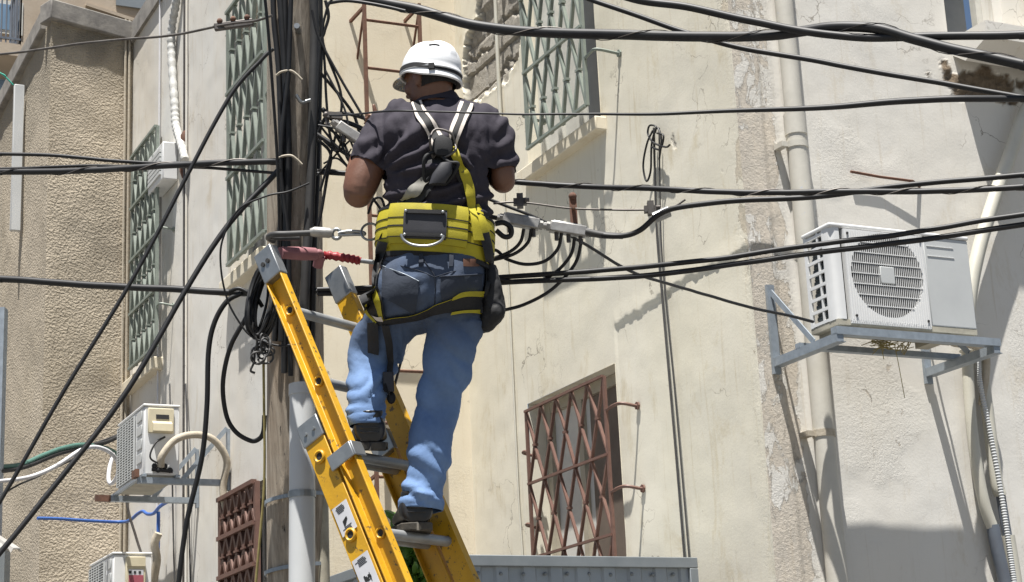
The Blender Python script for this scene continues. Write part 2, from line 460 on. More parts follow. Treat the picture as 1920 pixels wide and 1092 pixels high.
# --- wall B (between the worker and the corner)
bx = lambda x, y: FB.hit(x, y)
LB = (FB.hit(1160, 800)[0], FB.hit(992, 800)[0], 2.35, FB.hit(992, 757)[1])       # lower window opening
UB = (FB.hit(1122, 150)[0], FB.hit(985, 200)[0], FB.hit(1002, 312)[1], 7.6)      # upper window opening
DMG = [FB.hit(*q) for q in ((873, 202), (870, 187), (867, 110), (873, 67), (890, 35), (898, -30), (968, -60), (977, 20), (976, 70), (972, 110), (950, 152), (933, 157), (889, 196))]
LEDGE = [FB.hit(*q) for q in ((1152, 612), (1195, 583), (1232, 560), (1262, 540), (1290, 520), (1340, 498), (1375, 478), (1400, 464))]
VEDGE = [FB.hit(*q) for q in ((1152, 612), (1153, 640), (1157, 676))]
MARKS = [(FB.hit(x, y), r) for x, y, r in ((1236, 192, .018), (1262, 268, .028), (1356, 324, .012))]
def fn_b(a, z):
    h = nz(a, z, .8, 1)*.006+nz(a, z, 5, 2)*.0007; d = p = 0
    if z > 4.8 and a > 2.4:
        k = dpoly(a, z, DMG); k = k if inpoly(a, z, DMG) else -k
        k += nz(a, z, 9, 3)*.035+nz(a, z, 30, 8)*.010
        if k > 0:
            d = sm(k, 0, .012); rw = math.floor(z/.2); ua = (a+.2*(rw % 2))/.4; cl = math.floor(ua); hv = (math.sin(rw*12.9+cl*78.2)*43758.5) % 1; jn = max(1-sm(min(z/.2-rw, 1-z/.2+rw)*.2, .004, .014), 1-sm(min(ua-cl, 1-ua+cl)*.4, .004, .014)); h -= d*(.024+.03*hv*(hv > .45)+.018*jn+nz(a, z, 12, 6)*.003)
            if abs(math.sin(z*7.9+nz(a, z, 2, 9)*1.2)) < .14: h -= .03*d
        elif k > -.05: h += .003*sm(k, -.05, -.005)
    if LEDGE[-1][0]-.02 < a < LEDGE[0][0]:
        zl = None
        for i in range(len(LEDGE)-1):
            (x0, y0), (x1, y1) = LEDGE[i], LEDGE[i+1]
            if min(x0, x1) <= a <= max(x0, x1): zl = y0+(y1-y0)*(a-x0)/(x1-x0)
        if zl is None: zl = LEDGE[-1][1]
        zl += nz(a, 0, 12, 11)*.02
        if z < zl: h -= .006*sm(zl-z, 0, .012)*(1-sm(zl-z, .1, .7))
        else: h += .003*(1-sm(z-zl, 0, .12))
    for (ma, mz), mr in MARKS:
        if abs(a-ma) < .12 and abs(z-mz) < .12:
            k = mr-math.hypot((a-ma)*1.4, (z-mz)*.7)+nz(a, z, 14, 61)*.03+nz(a, z, 40, 62)*.012
            if k > 0: q = sm(k, 0, .01); d = max(d, q*.7); h -= q*.003
    p = .85*(1-sm(a, .0, .16))*(.45+.55*sm(nz(a, z, 1.5, 12), -.2, .2))
    return h, d, p, 0
wall_grid('wall', FB, 0, SBE, 0, 11, (0, SBE, 2.6, 7.1), .016, [LB, UB], MT['wall_b'], bld, fn_b, .2)
# lower brown window
lw = window(FB, *LB, .17, [(LB[0]+.05, LB[0]+.62, MT['curtain_brown'], .01), (LB[0]+.60, LB[1]-.05, MT['curtain'], 0)], MT['frame_beige'], fw=.07, muntin=(LB[0]+.14, LB[0]+.72))
g0, g1 = FB.hit(1133, 720, .11)[0], FB.hit(988, 800, .11)[0]
zt = FB.hit(1025, 755, .11)[1]
zr = [zt, zt-(zt-FB.hit(1060, 883, .11)[1]), FB.hit(1075, 1025, .11)[1]]; zr = [zr[0], zr[1], zr[1]*2-zr[0], zr[1]*3-zr[0]*2]
grille('grille', FB, g0, g1, zr[-1], zr[0], .11, zr, 5, .019, MT['brown'], lw,
       [(g0, FB.hit(1133, 772, .11)[1], -.19), (g0, FB.hit(1143, 925, .11)[1], -.19), (g1, FB.hit(990, 848, .11)[1], .10), (g1, FB.hit(995, 985, .11)[1], .10)])
# upper green window with its sill
uw = window(FB, *UB, .15, [(UB[0]+.04, UB[0]+.45, MT['glass'], 0), (UB[0]+.4, UB[1]-.04, MT['frame_pale'], .005)], MT['frame_pale'], fw=.055, muntin=(UB[0]+.45, UB[0]+.75))
g0, g1 = FB.hit(1098, 150, .16)[0], FB.hit(988, 220, .16)[0]
zb = FB.hit(993, 279, .16)[1]; z2 = FB.hit(987, 137, .16)[1]
zr = [zb, z2, z2*2-zb, z2*3-zb*2]
grille('grille', FB, g0, g1, zb, zr[-1], .16, zr, 5, .022, MT['green'], uw,
       [(g0, FB.hit(1095, 112, .16)[1], -.16), (g1, FB.hit(990, 215, .16)[1], .06)], bt=.018)
sb = MB(); sa0, sa1 = UB[0]-.06, UB[1]+.03
fbox(sb, FB, sa0, sa1, UB[2]-.10, UB[2]-.012, -.05, .075)
sb.build('sill', MT['wall_d'], uw, 30, bevel=.008)
# --- wall C (right of the corner, with the air conditioner)
UC = (FC.hit(1773, 30)[0], FC.hit(1862, 30)[0], FC.hit(1800, 72)[1], 6.7)
LEDC = [FC.hit(*q) for q in ((1400, 464), (1430, 459), (1460, 466), (1490, 472), (1505, 500))]
def fn_c(a, z):
    h = nz(a, z, .8, 21)*.006+nz(a, z, 5, 22)*.0010; d = 0
    p = (1-sm(a, .20, .32))*(.75+.35*sm(nz(a, z, 2, 23), -.25, .2))
    p = max(p, .45*(1-sm(abs(a-.75), .1, .5))*sm(nz(a, z, 1.3, 24), .0, .3))
    if LEDC[0][0]-.02 < a < LEDC[-1][0]:
        for i in range(len(LEDC)-1):
            (x0, y0), (x1, y1) = LEDC[i], LEDC[i+1]
            if x0 <= a <= x1:
                zl = y0+(y1-y0)*(a-x0)/(x1-x0)+nz(a, 0, 12, 11)*.015
                if z < zl: h -= .006*sm(zl-z, 0, .01)*(1-sm(zl-z, .08, .5))
                else: h += .003*(1-sm(z-zl, 0, .1))
    p = max(p, .38*sm(a, 1.60, 1.72)*sm(4.4-z, 0, .3))
    if .16 < a < .30: h -= .012*sm(a, .16, .175)*(1-sm(a, .27, .30))
    # broken sill underside
    k = .10-math.hypot((a-1.75)*.28, z-5.43)+nz(a, z, 8, 25)*.05
    if k > 0: d = sm(k, 0, .02); h += d*.02*nz(a, z, 20, 26)
    return h, d, p, 0
wall_grid('wall', FC, 0, 6, 0, 11, (0, 2.1, 2.6, 6.6), .016, [UC], MT['wall_c'], bld, fn_c, .16)
cw = window(FC, *UC, .14, [(UC[0]+.02, UC[1]-.1, MT['glass'], 0)], MT['frame_pale'], fw=.045)
m = MB(); m.prism([(0, 0), (0, -.10), (.10, -.17), (.30, -.10), (.30, 0)], FC.p(UC[0]+.02, UC[2]-.02), FC.p(UC[0]+2.2, UC[2]-.02), FC.n, UP)
m.build('sill', MT['wall_c'], cw, 30)
m = MB(); m.box(FC.p(UC[1]+.85, UC[2]+.9, .10), FC.t*.78, FC.n*.10, UP*.9); m.build('bay', MT['wall_c'], bld, 30)
# --- wall D (recess with the iron ladder) and wall A (left, receding)
wall_grid('wall', FD, SDL, 0, 0, 11, (SDL, 0, 3, 8.3), .03, [], MT['wall_d'], bld, lambda a, z: (nz(a, z, .8, 31)*.004, 0, .25*sm(nz(a, z, .9, 32), .05, .3), 0))
W1 = (FA.hit(503, 300)[0], FA.hit(432, 300)[0], FA.hit(433, 528)[1], 7.72)
W2 = (FA.hit(303, 500)[0], FA.hit(250, 500)[0], FA.hit(250, 715)[1], FA.hit(250, 325)[1])
W3 = (FA.hit(500, 1000)[0], FA.hit(428, 1000)[0], 2.9, FA.hit(428, 935)[1])
def fn_a(a, z):
    st = 1-sm(ROOF-z, .0, .45)
    return nz(a, z, .8, 41)*.006+nz(a, z, 4, 42)*.001, 0, max(0, .35*sm(nz(a, z, .8, 43), .0, .3)), 0
wall_grid('wall', FA, 0, SAE+.5, 0, ROOF, (0, SAE, 3, ROOF), .035, [W1, W2, W3], MT['wall_a'], bld, fn_a, .22)
m = MB(); fbox(m, FA, -.02, SAE+.4, ROOF-.14, ROOF+.06, -.25, .035); m.build('coping', MT['coping'], bld, 30)
for (w_, col_, rows_, offs_, cols_) in ((W1, 'green', 3, 1, 4), (W2, 'green', 4, 1, 4), (W3, 'brown', 4, 0, 4)):
    o = window(FA, *w_, .18, [(w_[0]+.04, w_[0]+.5, MT['curtain'] if col_ == 'green' else MT['dark'], 0), (w_[0]+.48, w_[1]-.04, MT['glass'] if col_ == 'green' else MT['dark'], .006)], MT['frame_pale'], fw=.06, muntin=(w_[0]+.5,))
    a0, a1 = w_[0]+.04, w_[1]-.01
    if w_ is W1: a0, a1 = FA.hit(499, 300, .12)[0]-.05, FA.hit(429, 300, .12)[0]-.02
    if w_ is W2: a0, a1 = FA.hit(294, 500, .12)[0]-.05, FA.hit(247, 500, .12)[0]-.02
    if col_ == 'brown':
        zr = [w_[3]-.02-.30*i for i in range(6)]
        grille('grille', FA, a0, a1, zr[-1], zr[0], .06, zr, 5, .04, MT['brown'], o, [], bt=.035)
    else:
        zr = [w_[2]+.02+(w_[3]-w_[2]-.04)*i/rows_ for i in range(rows_+1)]
        if w_ is W1: zr = [z for z in zr]
        grille('grille', FA, a0+.05, a1+.02, zr[0], zr[-1], .12, zr, 5, .030, MT['green'], o,
               [(a0+.05, zr[0]+.35, -.13), (a0+.05, zr[0]+1.05, -.13), (a0+.05, zr[0]+1.7, -.13)], bt=.020)
        s_ = MB(); fbox(s_, FA, w_[0]-.05, w_[1]+.04, w_[2]-.12, w_[2]-.01, -.05, .09); s_.build('sill', MT['wall_d'], o, 30, bevel=.01)
# hidden roof of the block
m = MB(); a = [FB.p(0, 11), FC.p(6, 11), FC.p(6, 11)+dB*8, FB.p(8, 11)]; m.quad(*a)
m.quad(FA.p(0, ROOF), FA.p(SAE+.5, ROOF), FA.p(SAE+.5, ROOF)+dC*4, FA.p(0, ROOF)+dC*4); m.build('roof', MT['coping'], bld, 0)
# downpipe with brackets
dpx = FC.hit(1510, 430, .07)[0]
dp = MB(); dp.tube([FC.p(dpx, 0, .065), FC.p(dpx, 5.02, .065)], .055, 20); dp.tube([FC.p(dpx, 4.93, .065), FC.p(dpx, 11, .065)], .050, 20)
dp.tube([FC.p(dpx, 4.93, .065), FC.p(dpx, 5.05, .065)], .060, 20)
dpo = dp.build('downpipe', MT['pipe'], bld, 40)
for yy, mt in ((812, 'wrap_beige'), (275, 'pipe')):
    z = FC.hit(1515, yy, .07)[1]
    c = MB(); c.tube([FC.p(dpx, z-.018, .065), FC.p(dpx, z+.018, .065)], .060, 20); fbox(c, FC, dpx-.10, dpx-.06, z-.014, z+.014, -.01, .07); c.build('pipe_clamp', MT[mt], dpo, 40)
# rusty iron wall ladder
il = empty('iron_wall_ladder', FD.p(-.5, 4.0, .15), 'rusty iron rung ladder fixed to the yellowish recessed wall behind the worker', 'ladder')
rs0, rs1 = FD.hit(684, 60, .16)[0], FD.hit(787, 60, .16)[0]
for a, px in ((rs0, 684), (rs1, 787)):
    m = MB(); ztop = FD.hit(px, 8, .16)[1]
    m.bar(FD.p(a, 2.2, .16), FD.p(a, ztop, .16), .022, .03, FD.n)
    for z in (ztop-.02, ztop-3.4): m.bar(FD.p(a-.05, z-.06, -.01), FD.p(a, z, .16), .02, .02); m.bar(FD.p(a+.0, z-.35, -.01), FD.p(a, z-.02, .16), .014, .014)
    m.build('rail', MT['rust'], il, 30)
z = FD.hit(690, 128, .16)[1]; st = z-FD.hit(684, 38, .16)[1]
for i in range(-1, 12):
    m = MB(); zz = z+st*i+.01*RND.random(); m.tube([FD.p(rs0, zz, .16), FD.p(rs1, zz+.006, .16)], .011, 6); m.build('rung', MT['rust'], il, 40)
# wall conduits on A: wrapped pipe, thin vertical conduits, vent box
m = MB(); pts = [FA.p(FA.hit(x, y, .05)[0], FA.hit(x, y, .05)[1], .05) for x, y in ((334, -40), (330, 5), (322, 55), (322, 110), (327, 190), (330, 235), (338, 265), (347, 300))]
sp = spline(pts, 14); m.tube(sp, [.035+.004*math.sin(i*1.9)+.003*RND.random() for i in range(len(sp))], 10)
tag(m.build('wrapped_pipe', MT['wrap'], None, 60), 'white tape wrapped pipe snaking down the left wall to a broken hole', 'pipe')
m = MB(); a, z = FA.hit(348, 275); 
for i in range(9):
    aa, zz = a+RND.uniform(-.09, .07), z+RND.uniform(-.25, .17); m.ball(FA.p(aa, zz, .0), RND.uniform(.03, .07), RND.uniform(.015, .03), RND.uniform(.05, .12), seg=7, rows=5)
m.build('broken_plaster', MT['rust'], bld, 20)
for px, r_, mt in ((297, .009, 'white_cable'), (345, .012, 'wire_steel'), (349, .010, 'wall_a')):
    a = FA.hit(px, 500, .02)[0]; m = MB(); m.tube([FA.p(a, 3.0, .02), FA.p(a, ROOF-.05, .02)], r_, 6); m.build('wall_conduit', MT[mt], bld, 40)
vb = empty('vent_box', FA.p(3.9, 7.3, 0), 'small white louvred vent box on the left wall under the wrapped pipe', 'vent box')
v0, v1 = FA.hit(334, 300)[0], FA.hit(306, 300)[0]; vz0, vz1 = FA.hit(308, 368)[1], FA.hit(308, 300)[1]
m = MB(); fbox(m, FA, v0, v1, vz0, vz1, 0, .14); m.build('casing', MT['acwhite'], vb, 30, bevel=.01)
for i in range(6):
    m = MB(); zz = vz0+.07+(vz1-vz0-.14)*i/5; m.bar(FA.p(v0+.05, zz, .146), FA.p(v1-.05, zz, .146), .03, .02, FA.n); m.build('louvre', MT['acgrey'], vb, 30)
# ================================================================== stucco block at the left
dE = V((math.sin(math.radians(46)), math.cos(math.radians(46)), 0))
KE = FA.p(SAE, 0); FE = Fr(KE, dE); SEL = FE.hit(85, 546)[0]
stb = empty('stucco_building', V((KE.x, KE.y, 0)), 'tan rough stucco building with grey coping at the left, joining the white wall', 'building')
PZ = FE.hit(245, 76)[1]; PZL = FE.hit(85, 32)[1]; PT = (PZ+PZL)/2
def fn_e(a, z):
    return nz(a, z, .8, 51)*.02, 0, 0, sm(z, PT-.75, PT-.05)*(.5+.5*sm(nz(a, z, 1.6, 52), -.2, .2))
wall_grid('wall', FE, SEL, .6, 0, PT, (SEL, 0, 3, PT), .06, [], MT['stucco'], stb, fn_e)
KL = FE.p(SEL, 0); FL = Fr(KL, dB)
wall_grid('wall', FL, 0, 9, 0, PT, (0, 3, 3, PT), .06, [], MT['stucco'], stb, lambda a, z: (nz(a, z, .8, 53)*.02, 0, 0, .25+.4*sm(z, PT-1.2, PT-.05)))  # even darkening puts this side's shade into the colour, deeper towards the coping
m = MB(); m.box(FE.p((SEL+.1)/2-.03, PT+.08, -.05), FE.t*(-(SEL)/2+.06), FE.n*.11, UP*.10)
m.box(FL.p(4.6, PT+.08, -.05), FL.t*4.35, FL.n*.11, UP*.098); m.build('coping', MT['coping'], stb, 30, bevel=.012)
m = MB(); m.quad(FE.p(SEL, PT), FE.p(0, PT), FE.p(0, PT)+dB*7, FL.p(7, PT)); m.build('roof', MT['coping'], stb, 0)
m = MB(); a = FE.hit(247, 300, .02)[0]
for dx in (0, -.045): m.tube([FE.p(-.06+dx, 3.2, .03), FE.p(-.06+dx, PT+.2, .03)], .012, 6)
tag(m.build('corner_cable', MT['wrap_beige'], None, 40), 'pair of beige cables running down the corner of stucco and white walls', 'cable')
# white downpipe and blue grey post at the far left
m = MB(); q = [FL.hit(32, 160, .1), FL.hit(20, 440, .1)]
fbox(m, FL, q[0][0]-.03, q[0][0]+.03, q[1][1], q[0][1], .03, .13)
tag(m.build('square_downpipe', MT['pipe_white'], None, 30, bevel=.006), 'square white downpipe on the shaded side of the stucco building', 'pipe')
m = MB(); pz = W(4, 600, 14)
m.box(V((pz.x-.02, pz.y, 2.6)), V((.05, 0, 0)), V((0, .05, 0)), UP*2.75); m.box(V((pz.x-.12, pz.y-.03, 2.6)), V((.02, 0, 0)), V((0, .05, 0)), UP*2.6)
tag(m.build('steel_post', MT['steel_blue'], None, 30), 'blue grey steel post at the far left edge', 'post')
# small corrugated porch roof, bottom left
pr = empty('porch_roof', W(0, 1060, 12.5), 'small corrugated porch roof on dark post in the lower left corner', 'roof')
m = MB(); b = W(-22, 992, 12.5)
for i in range(9): m.prism([(-.035, 0), (-.02, .03), (.02, .03), (.035, 0), (.02, .022), (-.02, .022)], b-dC*(.06+.072*i), b-dC*(.06+.072*i)-dB*1.4-UP*.35, dC, UP)
m.build('roof_sheet', MT['roofmat'], pr, 30)
m = MB(); q = W(-4, 1020, 12.6); m.box(V((q.x, q.y, q.z/2-.05)), V((.07, 0, 0)), V((0, .07, 0)), UP*(q.z/2+.02)); m.build('post', MT['shedtrim'], pr, 30)
# ================================================================== beige block far behind, with balcony
FF = Fr(W(150, 0, 27), dC)
bb = empty('beige_building', V((FF.O.x, FF.O.y, 0)), 'beige apartment block far behind with a railed balcony and blue windows', 'building')
wall_grid('wall', FF, -9, 6, 0, 20, (-4, 2, 6, 16), .4, [], MT['beige'], bb)
b0, b1 = FF.hit(-90, 60, .9)[0], FF.hit(38, 60, .9)[0]; bz = FF.hit(20, 84, .9)[1]
m = MB(); fbox(m, FF, b0, b1, bz-.18, bz, 0, .95)
bal = m.build('balcony', MT['beige'], bb, 30)
rl = MB(); zt = bz+.95
n_ = 14
for i in range(n_+1):
    a = b0+(b1-b0)*i/n_; rl.bar(FF.p(a, bz, .92), FF.p(a, zt, .92), .018, .018)
for i in range(7): rl.bar(FF.p(b1, bz, .08+.14*i), FF.p(b1, zt, .08+.14*i), .018, .018)
for z in (bz+.08, zt): rl.bar(FF.p(b0, z, .92), FF.p(b1, z, .92), .03, .03); rl.bar(FF.p(b1, z, 0), FF.p(b1, z, .92), .03, .03)
rl.build('railing', MT['pipe_grey'], bal, 30)
def flatwin(x0, y0, x1, y1, mt='glass_sky', fmt='frame_pale'):
    a0, z1 = FF.hit(x0, y0); a1, z0 = FF.hit(x1, y1)
    m = MB(); fbox(m, FF, a0-.06, a1+.06, z0-.06, z1+.06, -.02, .02); f = m.build('window', MT[fmt], bb, 30)
    m = MB(); fbox(m, FF, a0, (a0+a1)/2-.02, z0, z1, 0, .03); fbox(m, FF, (a0+a1)/2+.02, a1, z0, z1, 0, .03); m.build('pane', MT[mt], f, 30)
flatwin(-60, 0, 34, 60); flatwin(-60, 130, 34, 225); flatwin(-60, 330, 12, 430)
flatwin(212, 42, 247, 50)
m = MB(); a0, z1 = FF.hit(217, -20); a1, z0 = FF.hit(290, 22); fbox(m, FF, a0, a1, z0, z1+.6, .01, .05); m.build('panel', MT['shedtrim'], bb, 30)
m = MB(); a0, z1 = FF.hit(160, 10); m.bar(FF.p(a0, z1, .03), FF.p(a0+2.4, z1-.5, .03), .05, .05); m.build('ledge', MT['beige'], bb, 30)
# ================================================================== metal cabin at the bottom
cc = W(742, 1040, 8.7); FS = Fr(cc, dC); FS2 = Fr(cc, dB)
sh = empty('metal_cabin', V((cc.x, cc.y, 0)), 'low grey sheet metal cabin with riveted trim in front of the brown window', 'cabin')
L_ = FS.hit(1297, 1062)[0]; HZ = cc.z
def ribs(fr, a0, a1):
    m = MB(); n = int(abs(a1-a0)/.14); d = (a1-a0)/n
    prof = []
    for i in range(n):
        x = a0+d*i; prof += [(x, 0), (x+d*.42, 0), (x+d*.5, .012), (x+d*.92, .012)]
    prof += [(a1, 0)]
    for i in range(len(prof)-1):
        (x, h), (x2, h2) = prof[i], prof[i+1]; m.quad(fr.p(x, 0, h), fr.p(x2, 0, h2), fr.p(x2, HZ-.05, h2), fr.p(x, HZ-.05, h))
    return m
ribs(FS, 0, L_).build('wall_panel', MT['shedmetal'], sh, 0); ribs(FS2, 0, 2.1).build('wall_panel', MT['shedmetal'], sh, 0)
m = MB(); fbox(m, FS, -.03, L_+.02, HZ-.055, HZ, -.02, .03); fbox(m, FS, L_-.03, L_+.02, 0, HZ-.056, -.02, .03); m.build('trim', MT['shedtrim'], sh, 30, bevel=.004)
m = MB(); fbox(m, FS2, .02, 2.1, HZ-.055, HZ-.001, -.02, .03); m.build('trim', MT['shedtrim'], sh, 30, bevel=.004)
m = MB(); m.quad(FS.p(0, HZ-.01), FS.p(L_, HZ-.01), FS.p(L_, HZ-.01)+dB*1.0, FS.p(0, HZ-.01)+dB*2.1); m.build('roof', MT['shedmetal'], sh, 0)
for i in range(12):
    m = MB(); a = .18+(L_-.3)*i/11; m.ball(FS.p(a, HZ-.085-.006*RND.random(), .012), .010, seg=8, rows=5); m.build('rivet', MT['shedtrim'], sh, 60)
# plant rising behind the ladder
pl = empty('climbing_plant', Y(800, 1092, 6.75), 'green leafy plant growing up behind the yellow ladder above the cabin', 'plant')
st = MB(); lf = MB()
for (pts) in (((790, 1130), (775, 1060), (762, 1000), (750, 968)), ((795, 1130), (785, 1075), (765, 1030), (758, 1000)), ((780, 1130), (775, 1060), (782, 1020), (795, 1005)), ((800, 1130), (790, 1090), (770, 1060)), ((775, 1130), (770, 1080), (768, 1030))):
    c = spline([Y(x, y, 6.75+RND.uniform(-.05, .05)) for x, y in pts], 8); st.tube(c, .004, 5)
    for i in range(3, len(c)):
        for _ in range(2):
            d = V((RND.uniform(-1, 1), RND.uniform(-1, .2), RND.uniform(-.5, .6))).normalized(); sd = d.cross(V((RND.uniform(-.4, .4), -1, .6))).normalized(); l = RND.uniform(.05, .09)
            p = c[i]; up = d.cross(sd)*.006; k = len(lf.v)
            lf.v += [p, p+d*l*.35+sd*l*.30+up, p+d*l*.75+sd*l*.22+up, p+d*l, p+d*l*.75-sd*l*.22+up, p+d*l*.35-sd*l*.30+up, p+d*l*.5-up]
            for a, b in ((0,1),(1,2),(2,3),(3,4),(4,5),(5,0)): lf.f.append((k+a, k+b, k+6))
st.tube([Y(800, 1130, 6.75), V((Y(800, 1130, 6.75).x, 6.75, 0))], .006, 5)
st.build('stem', MT['leaf'], pl, 40); lf.build('leaves', MT['leaf'], pl, 0, fixn=False)
# ================================================================== air conditioners
def boxframe(O, ew, ed, wd, dp_, hg):
    return lambda a, b, c: O+ew*(a*wd)+ed*(b*dp_)+UP*(c*hg)
# --- right unit: front looks along FC.n
js0 = FC.hit(1452, 676)[0]; js1 = FC.hit(1737, 704)[0]; jz = 3.665
ARM = .2
while proj(FC.p(js0, jz, ARM))[0] < 1575 and ARM < 1.5: ARM += .005
rb = empty('ac_bracket', FC.p((js0+js1)/2, jz, 0), 'galvanised bracket frame holding the right air conditioner out from the wall', 'bracket')
def arm(fr, s, z, ln, mat, parent, hgt=.42, drop=.04):
    m = MB(); m.bar(fr.p(s, z-drop-.02, .012), fr.p(s, z+hgt, .012), .045, .02, fr.n); m.build('wall_plate', mat, parent, 30)
    m = MB(); m.bar(fr.p(s, z, .02), fr.p(s, z, ln), .04, .045); m.bar(fr.p(s+.018, z-.021, .02), fr.p(s+.018, z-.021, ln), .03, .004); m.build('arm', mat, parent, 30)
for s_ in (js0, js1):
    arm(FC, s_, jz, ARM, MT['steel_blue'], rb)
    m = MB(); m.bar(FC.p(s_, jz+.38, .02), FC.p(s_, jz+.03, ARM*.62), .03, .008, FC.t); m.build('brace', MT['steel_blue'], rb, 30)
m = MB(); fe_ = js1-.1
while proj(FC.p(fe_, jz+.035, ARM-.02))[0] < 1870: fe_ += .005
m.bar(FC.p(js0-.02, jz+.035, ARM-.02), FC.p(fe_, jz+.035, ARM-.02), .05, .04); m.build('front_rail', MT['steel_blue'], rb, 30)
m = MB(); m.bar(FC.p(js0-.02, jz+.033, ARM*.42), FC.p(js1+.03, jz+.033, ARM*.42), .04, .03); m.build('rear_rail', MT['steel_blue'], rb, 30)
DEP = .24; OFF = ARM-.03-DEP
ax0 = js0+.02; AW = .82; AH = .56; az = jz+.075
while proj(FC.p(ax0, az, ARM-.03))[0] < 1569: ax0 += .005
AH = .2
while proj(FC.p(ax0, az+AH, ARM-.03))[1] > 417: AH += .005
AW = .5
while proj(FC.p(ax0+AW, az+AH*.5, ARM-.03))[0] < 1822: AW += .005
ac = empty('air_conditioner', FC.p(ax0+AW/2, az, OFF), 'large white outdoor air conditioner with round fan grille on the bracket right of the downpipe', 'air conditioner')
hF = ARM-.03; hB = OFF
fan0, fan1 = .075, .075+AH*.93
def P(a, z, h): return FC.p(ax0+a, az+z, h)
def abox(m, a0, a1, z0, z1, h0, h1): m.box(P((a0+a1)/2, (z0+z1)/2, (h0+h1)/2), FC.t*((a1-a0)/2), FC.n*((h1-h0)/2), UP*((z1-z0)/2)); return m
# shell: top, back, right panel, left column and lattice
m = MB(); abox(m, -.006, AW+.006, AH-.022, AH, hB-.004, hF+.006); m.build('top_cover', MT['acwhite'], ac, 30, bevel=.008)
m = MB(); abox(m, fan1+.012, AW, .03, AH-.023, hB, hF); m.build('side_panel', MT['acgrey'], ac, 30, bevel=.006)
m = MB(); abox(m, fan1+.03, AW-.10, AH*.86, AH*.865, hF, hF+.003); abox(m, fan1+.03, AW-.10, AH*.76, AH*.765, hF, hF+.003); m.build('label_lines', MT['acwhite'], ac, 0)
m = MB(); abox(m, 0, .012, .03, AH-.023, hB+.005, hB+.03)
for i in range(8): 
    z = .04+(AH-.08)*i/7; abox(m, .0, .012, z-.008, z+.008, hB+.031, hF-.076)
abox(m, .001, .011, .03, AH-.023, hB+.115, hB+.128)
abox(m, -.001, .013, .03, AH-.023, hF-.075, hF-.06)
m.build('side_lattice', MT['acwhite'], ac, 30)
m = MB(); m.prism([(0, -.06), (0, -.02), (.012, -.006), (.03, 0), (fan0-.02, 0), (fan0-.02, -.015), (.02, -.06)], P(0, .03, hF), P(0, AH-.023, hF), FC.t, FC.n); m.build('corner_column', MT['acwhite'], ac, 50)
m = MB()
for i in range(7):
    z = .07+(AH-.10)*i/7; m.tube([P(.03, z, hB+.05), P(.03, z, hF-.07)], .018, 10); m.tube([P(.028, z+.022, hB+.05), P(.028, z+.022, hF-.07)], .010, 8)
abox(m, .05, .06, .03, AH-.03, hB+.01, hF-.02); m.build('coil', MT['coil'], ac, 40)
# fan panel with circular opening, fine vertical bars, horizontal hoops
cx, cz = (fan0+fan1)/2-.0, AH*.515; rr = AH*.418
m = MB(); seg = 72; sq = []
def sqp(t):
    c, s = math.cos(t), math.sin(t); hx, hz = (fan1-fan0)/2, AH*.455
    k = min(hx/abs(c) if abs(c) > 1e-6 else 9, hz/abs(s) if abs(s) > 1e-6 else 9); return cx+c*k, AH*.49+s*k
angs = sorted([2*math.pi*i/seg for i in range(seg)]+[math.atan2(s*AH*.455, c*(fan1-fan0)/2) % (2*math.pi) for s in (-1, 1) for c in (-1, 1)])
for i in range(len(angs)):
    t, t2 = angs[i], angs[(i+1) % len(angs)]
    a, b = sqp(t), sqp(t2); c, d = (cx+rr*math.cos(t), cz+rr*math.sin(t)), (cx+rr*math.cos(t2), cz+rr*math.sin(t2))
    m.quad(P(a[0], a[1], hF+.012), P(b[0], b[1], hF+.012), P(d[0], d[1], hF+.012), P(c[0], c[1], hF+.012))
    m.quad(P(c[0], c[1], hF+.012), P(d[0], d[1], hF+.012), P(d[0], d[1], hF-.01), P(c[0], c[1], hF-.01))
    m.quad(P(a[0], a[1], hF+.012), P(b[0], b[1], hF+.012), P(b[0], b[1], hF-.02), P(a[0], a[1], hF-.02))
n_ = 34
for i in range(n_):     # raised flutes of the panel
    x = fan0+.012+(fan1-fan0-.024)*i/(n_-1); dx = abs(x-cx)
    zlo, zhi = AH*.05, AH*.93
    if dx < rr: segs = [(zlo, cz-math.sqrt(rr*rr-dx*dx)-.006), (cz+math.sqrt(rr*rr-dx*dx)+.006, zhi)]
    else: segs = [(zlo, zhi)]
    for z0, z1 in segs:
        if z1-z0 > .01: abox(m, x-.0022, x+.0022, z0, z1, hF+.0115, hF+.0145)
fp = m.build('fan_panel', MT['acwhite'], ac, 30)
m = MB()
nb = 37
for i in range(1, nb):
    x = -rr+2*rr*i/nb; hz = math.sqrt(rr*rr-x*x); abox(m, cx+x-.0016, cx+x+.0016, cz-hz, cz+hz, hF+.0095, hF+.0125)
for i in range(1, 8):
    z = -rr+2*rr*i/8; hx = math.sqrt(rr*rr-z*z); abox(m, cx-hx, cx+hx, cz+z-.002, cz+z+.002, hF+.009, hF+.0145)
m.build('fan_grille', MT['acwhite'], ac, 30)
m = MB(); abox(m, cx-.045, cx+.045, cz-.045, cz+.045, hF, hF+.016); m.build('badge', MT['acgrey'], ac, 30, bevel=.004)
m = MB()
for i in range(3):
    t = 2*math.pi*i/3+.4
    c1 = P(cx+.04*math.cos(t), cz+.04*math.sin(t), hF-.05); c2 = P(cx+rr*.93*math.cos(t-.2), cz+rr*.93*math.sin(t-.2), hF-.06); c3 = P(cx+rr*.93*math.cos(t+.6), cz+rr*.93*math.sin(t+.6), hF-.10); c4 = P(cx+.04*math.cos(t+.9), cz+.04*math.sin(t+.9), hF-.08)
    m.quad(c1, c2, c3, c4)
m.tube([P(cx, cz, hF-.10), P(cx, cz, hF-.03)], .05, 14); m.build('fan', MT['dark'], ac, 30)
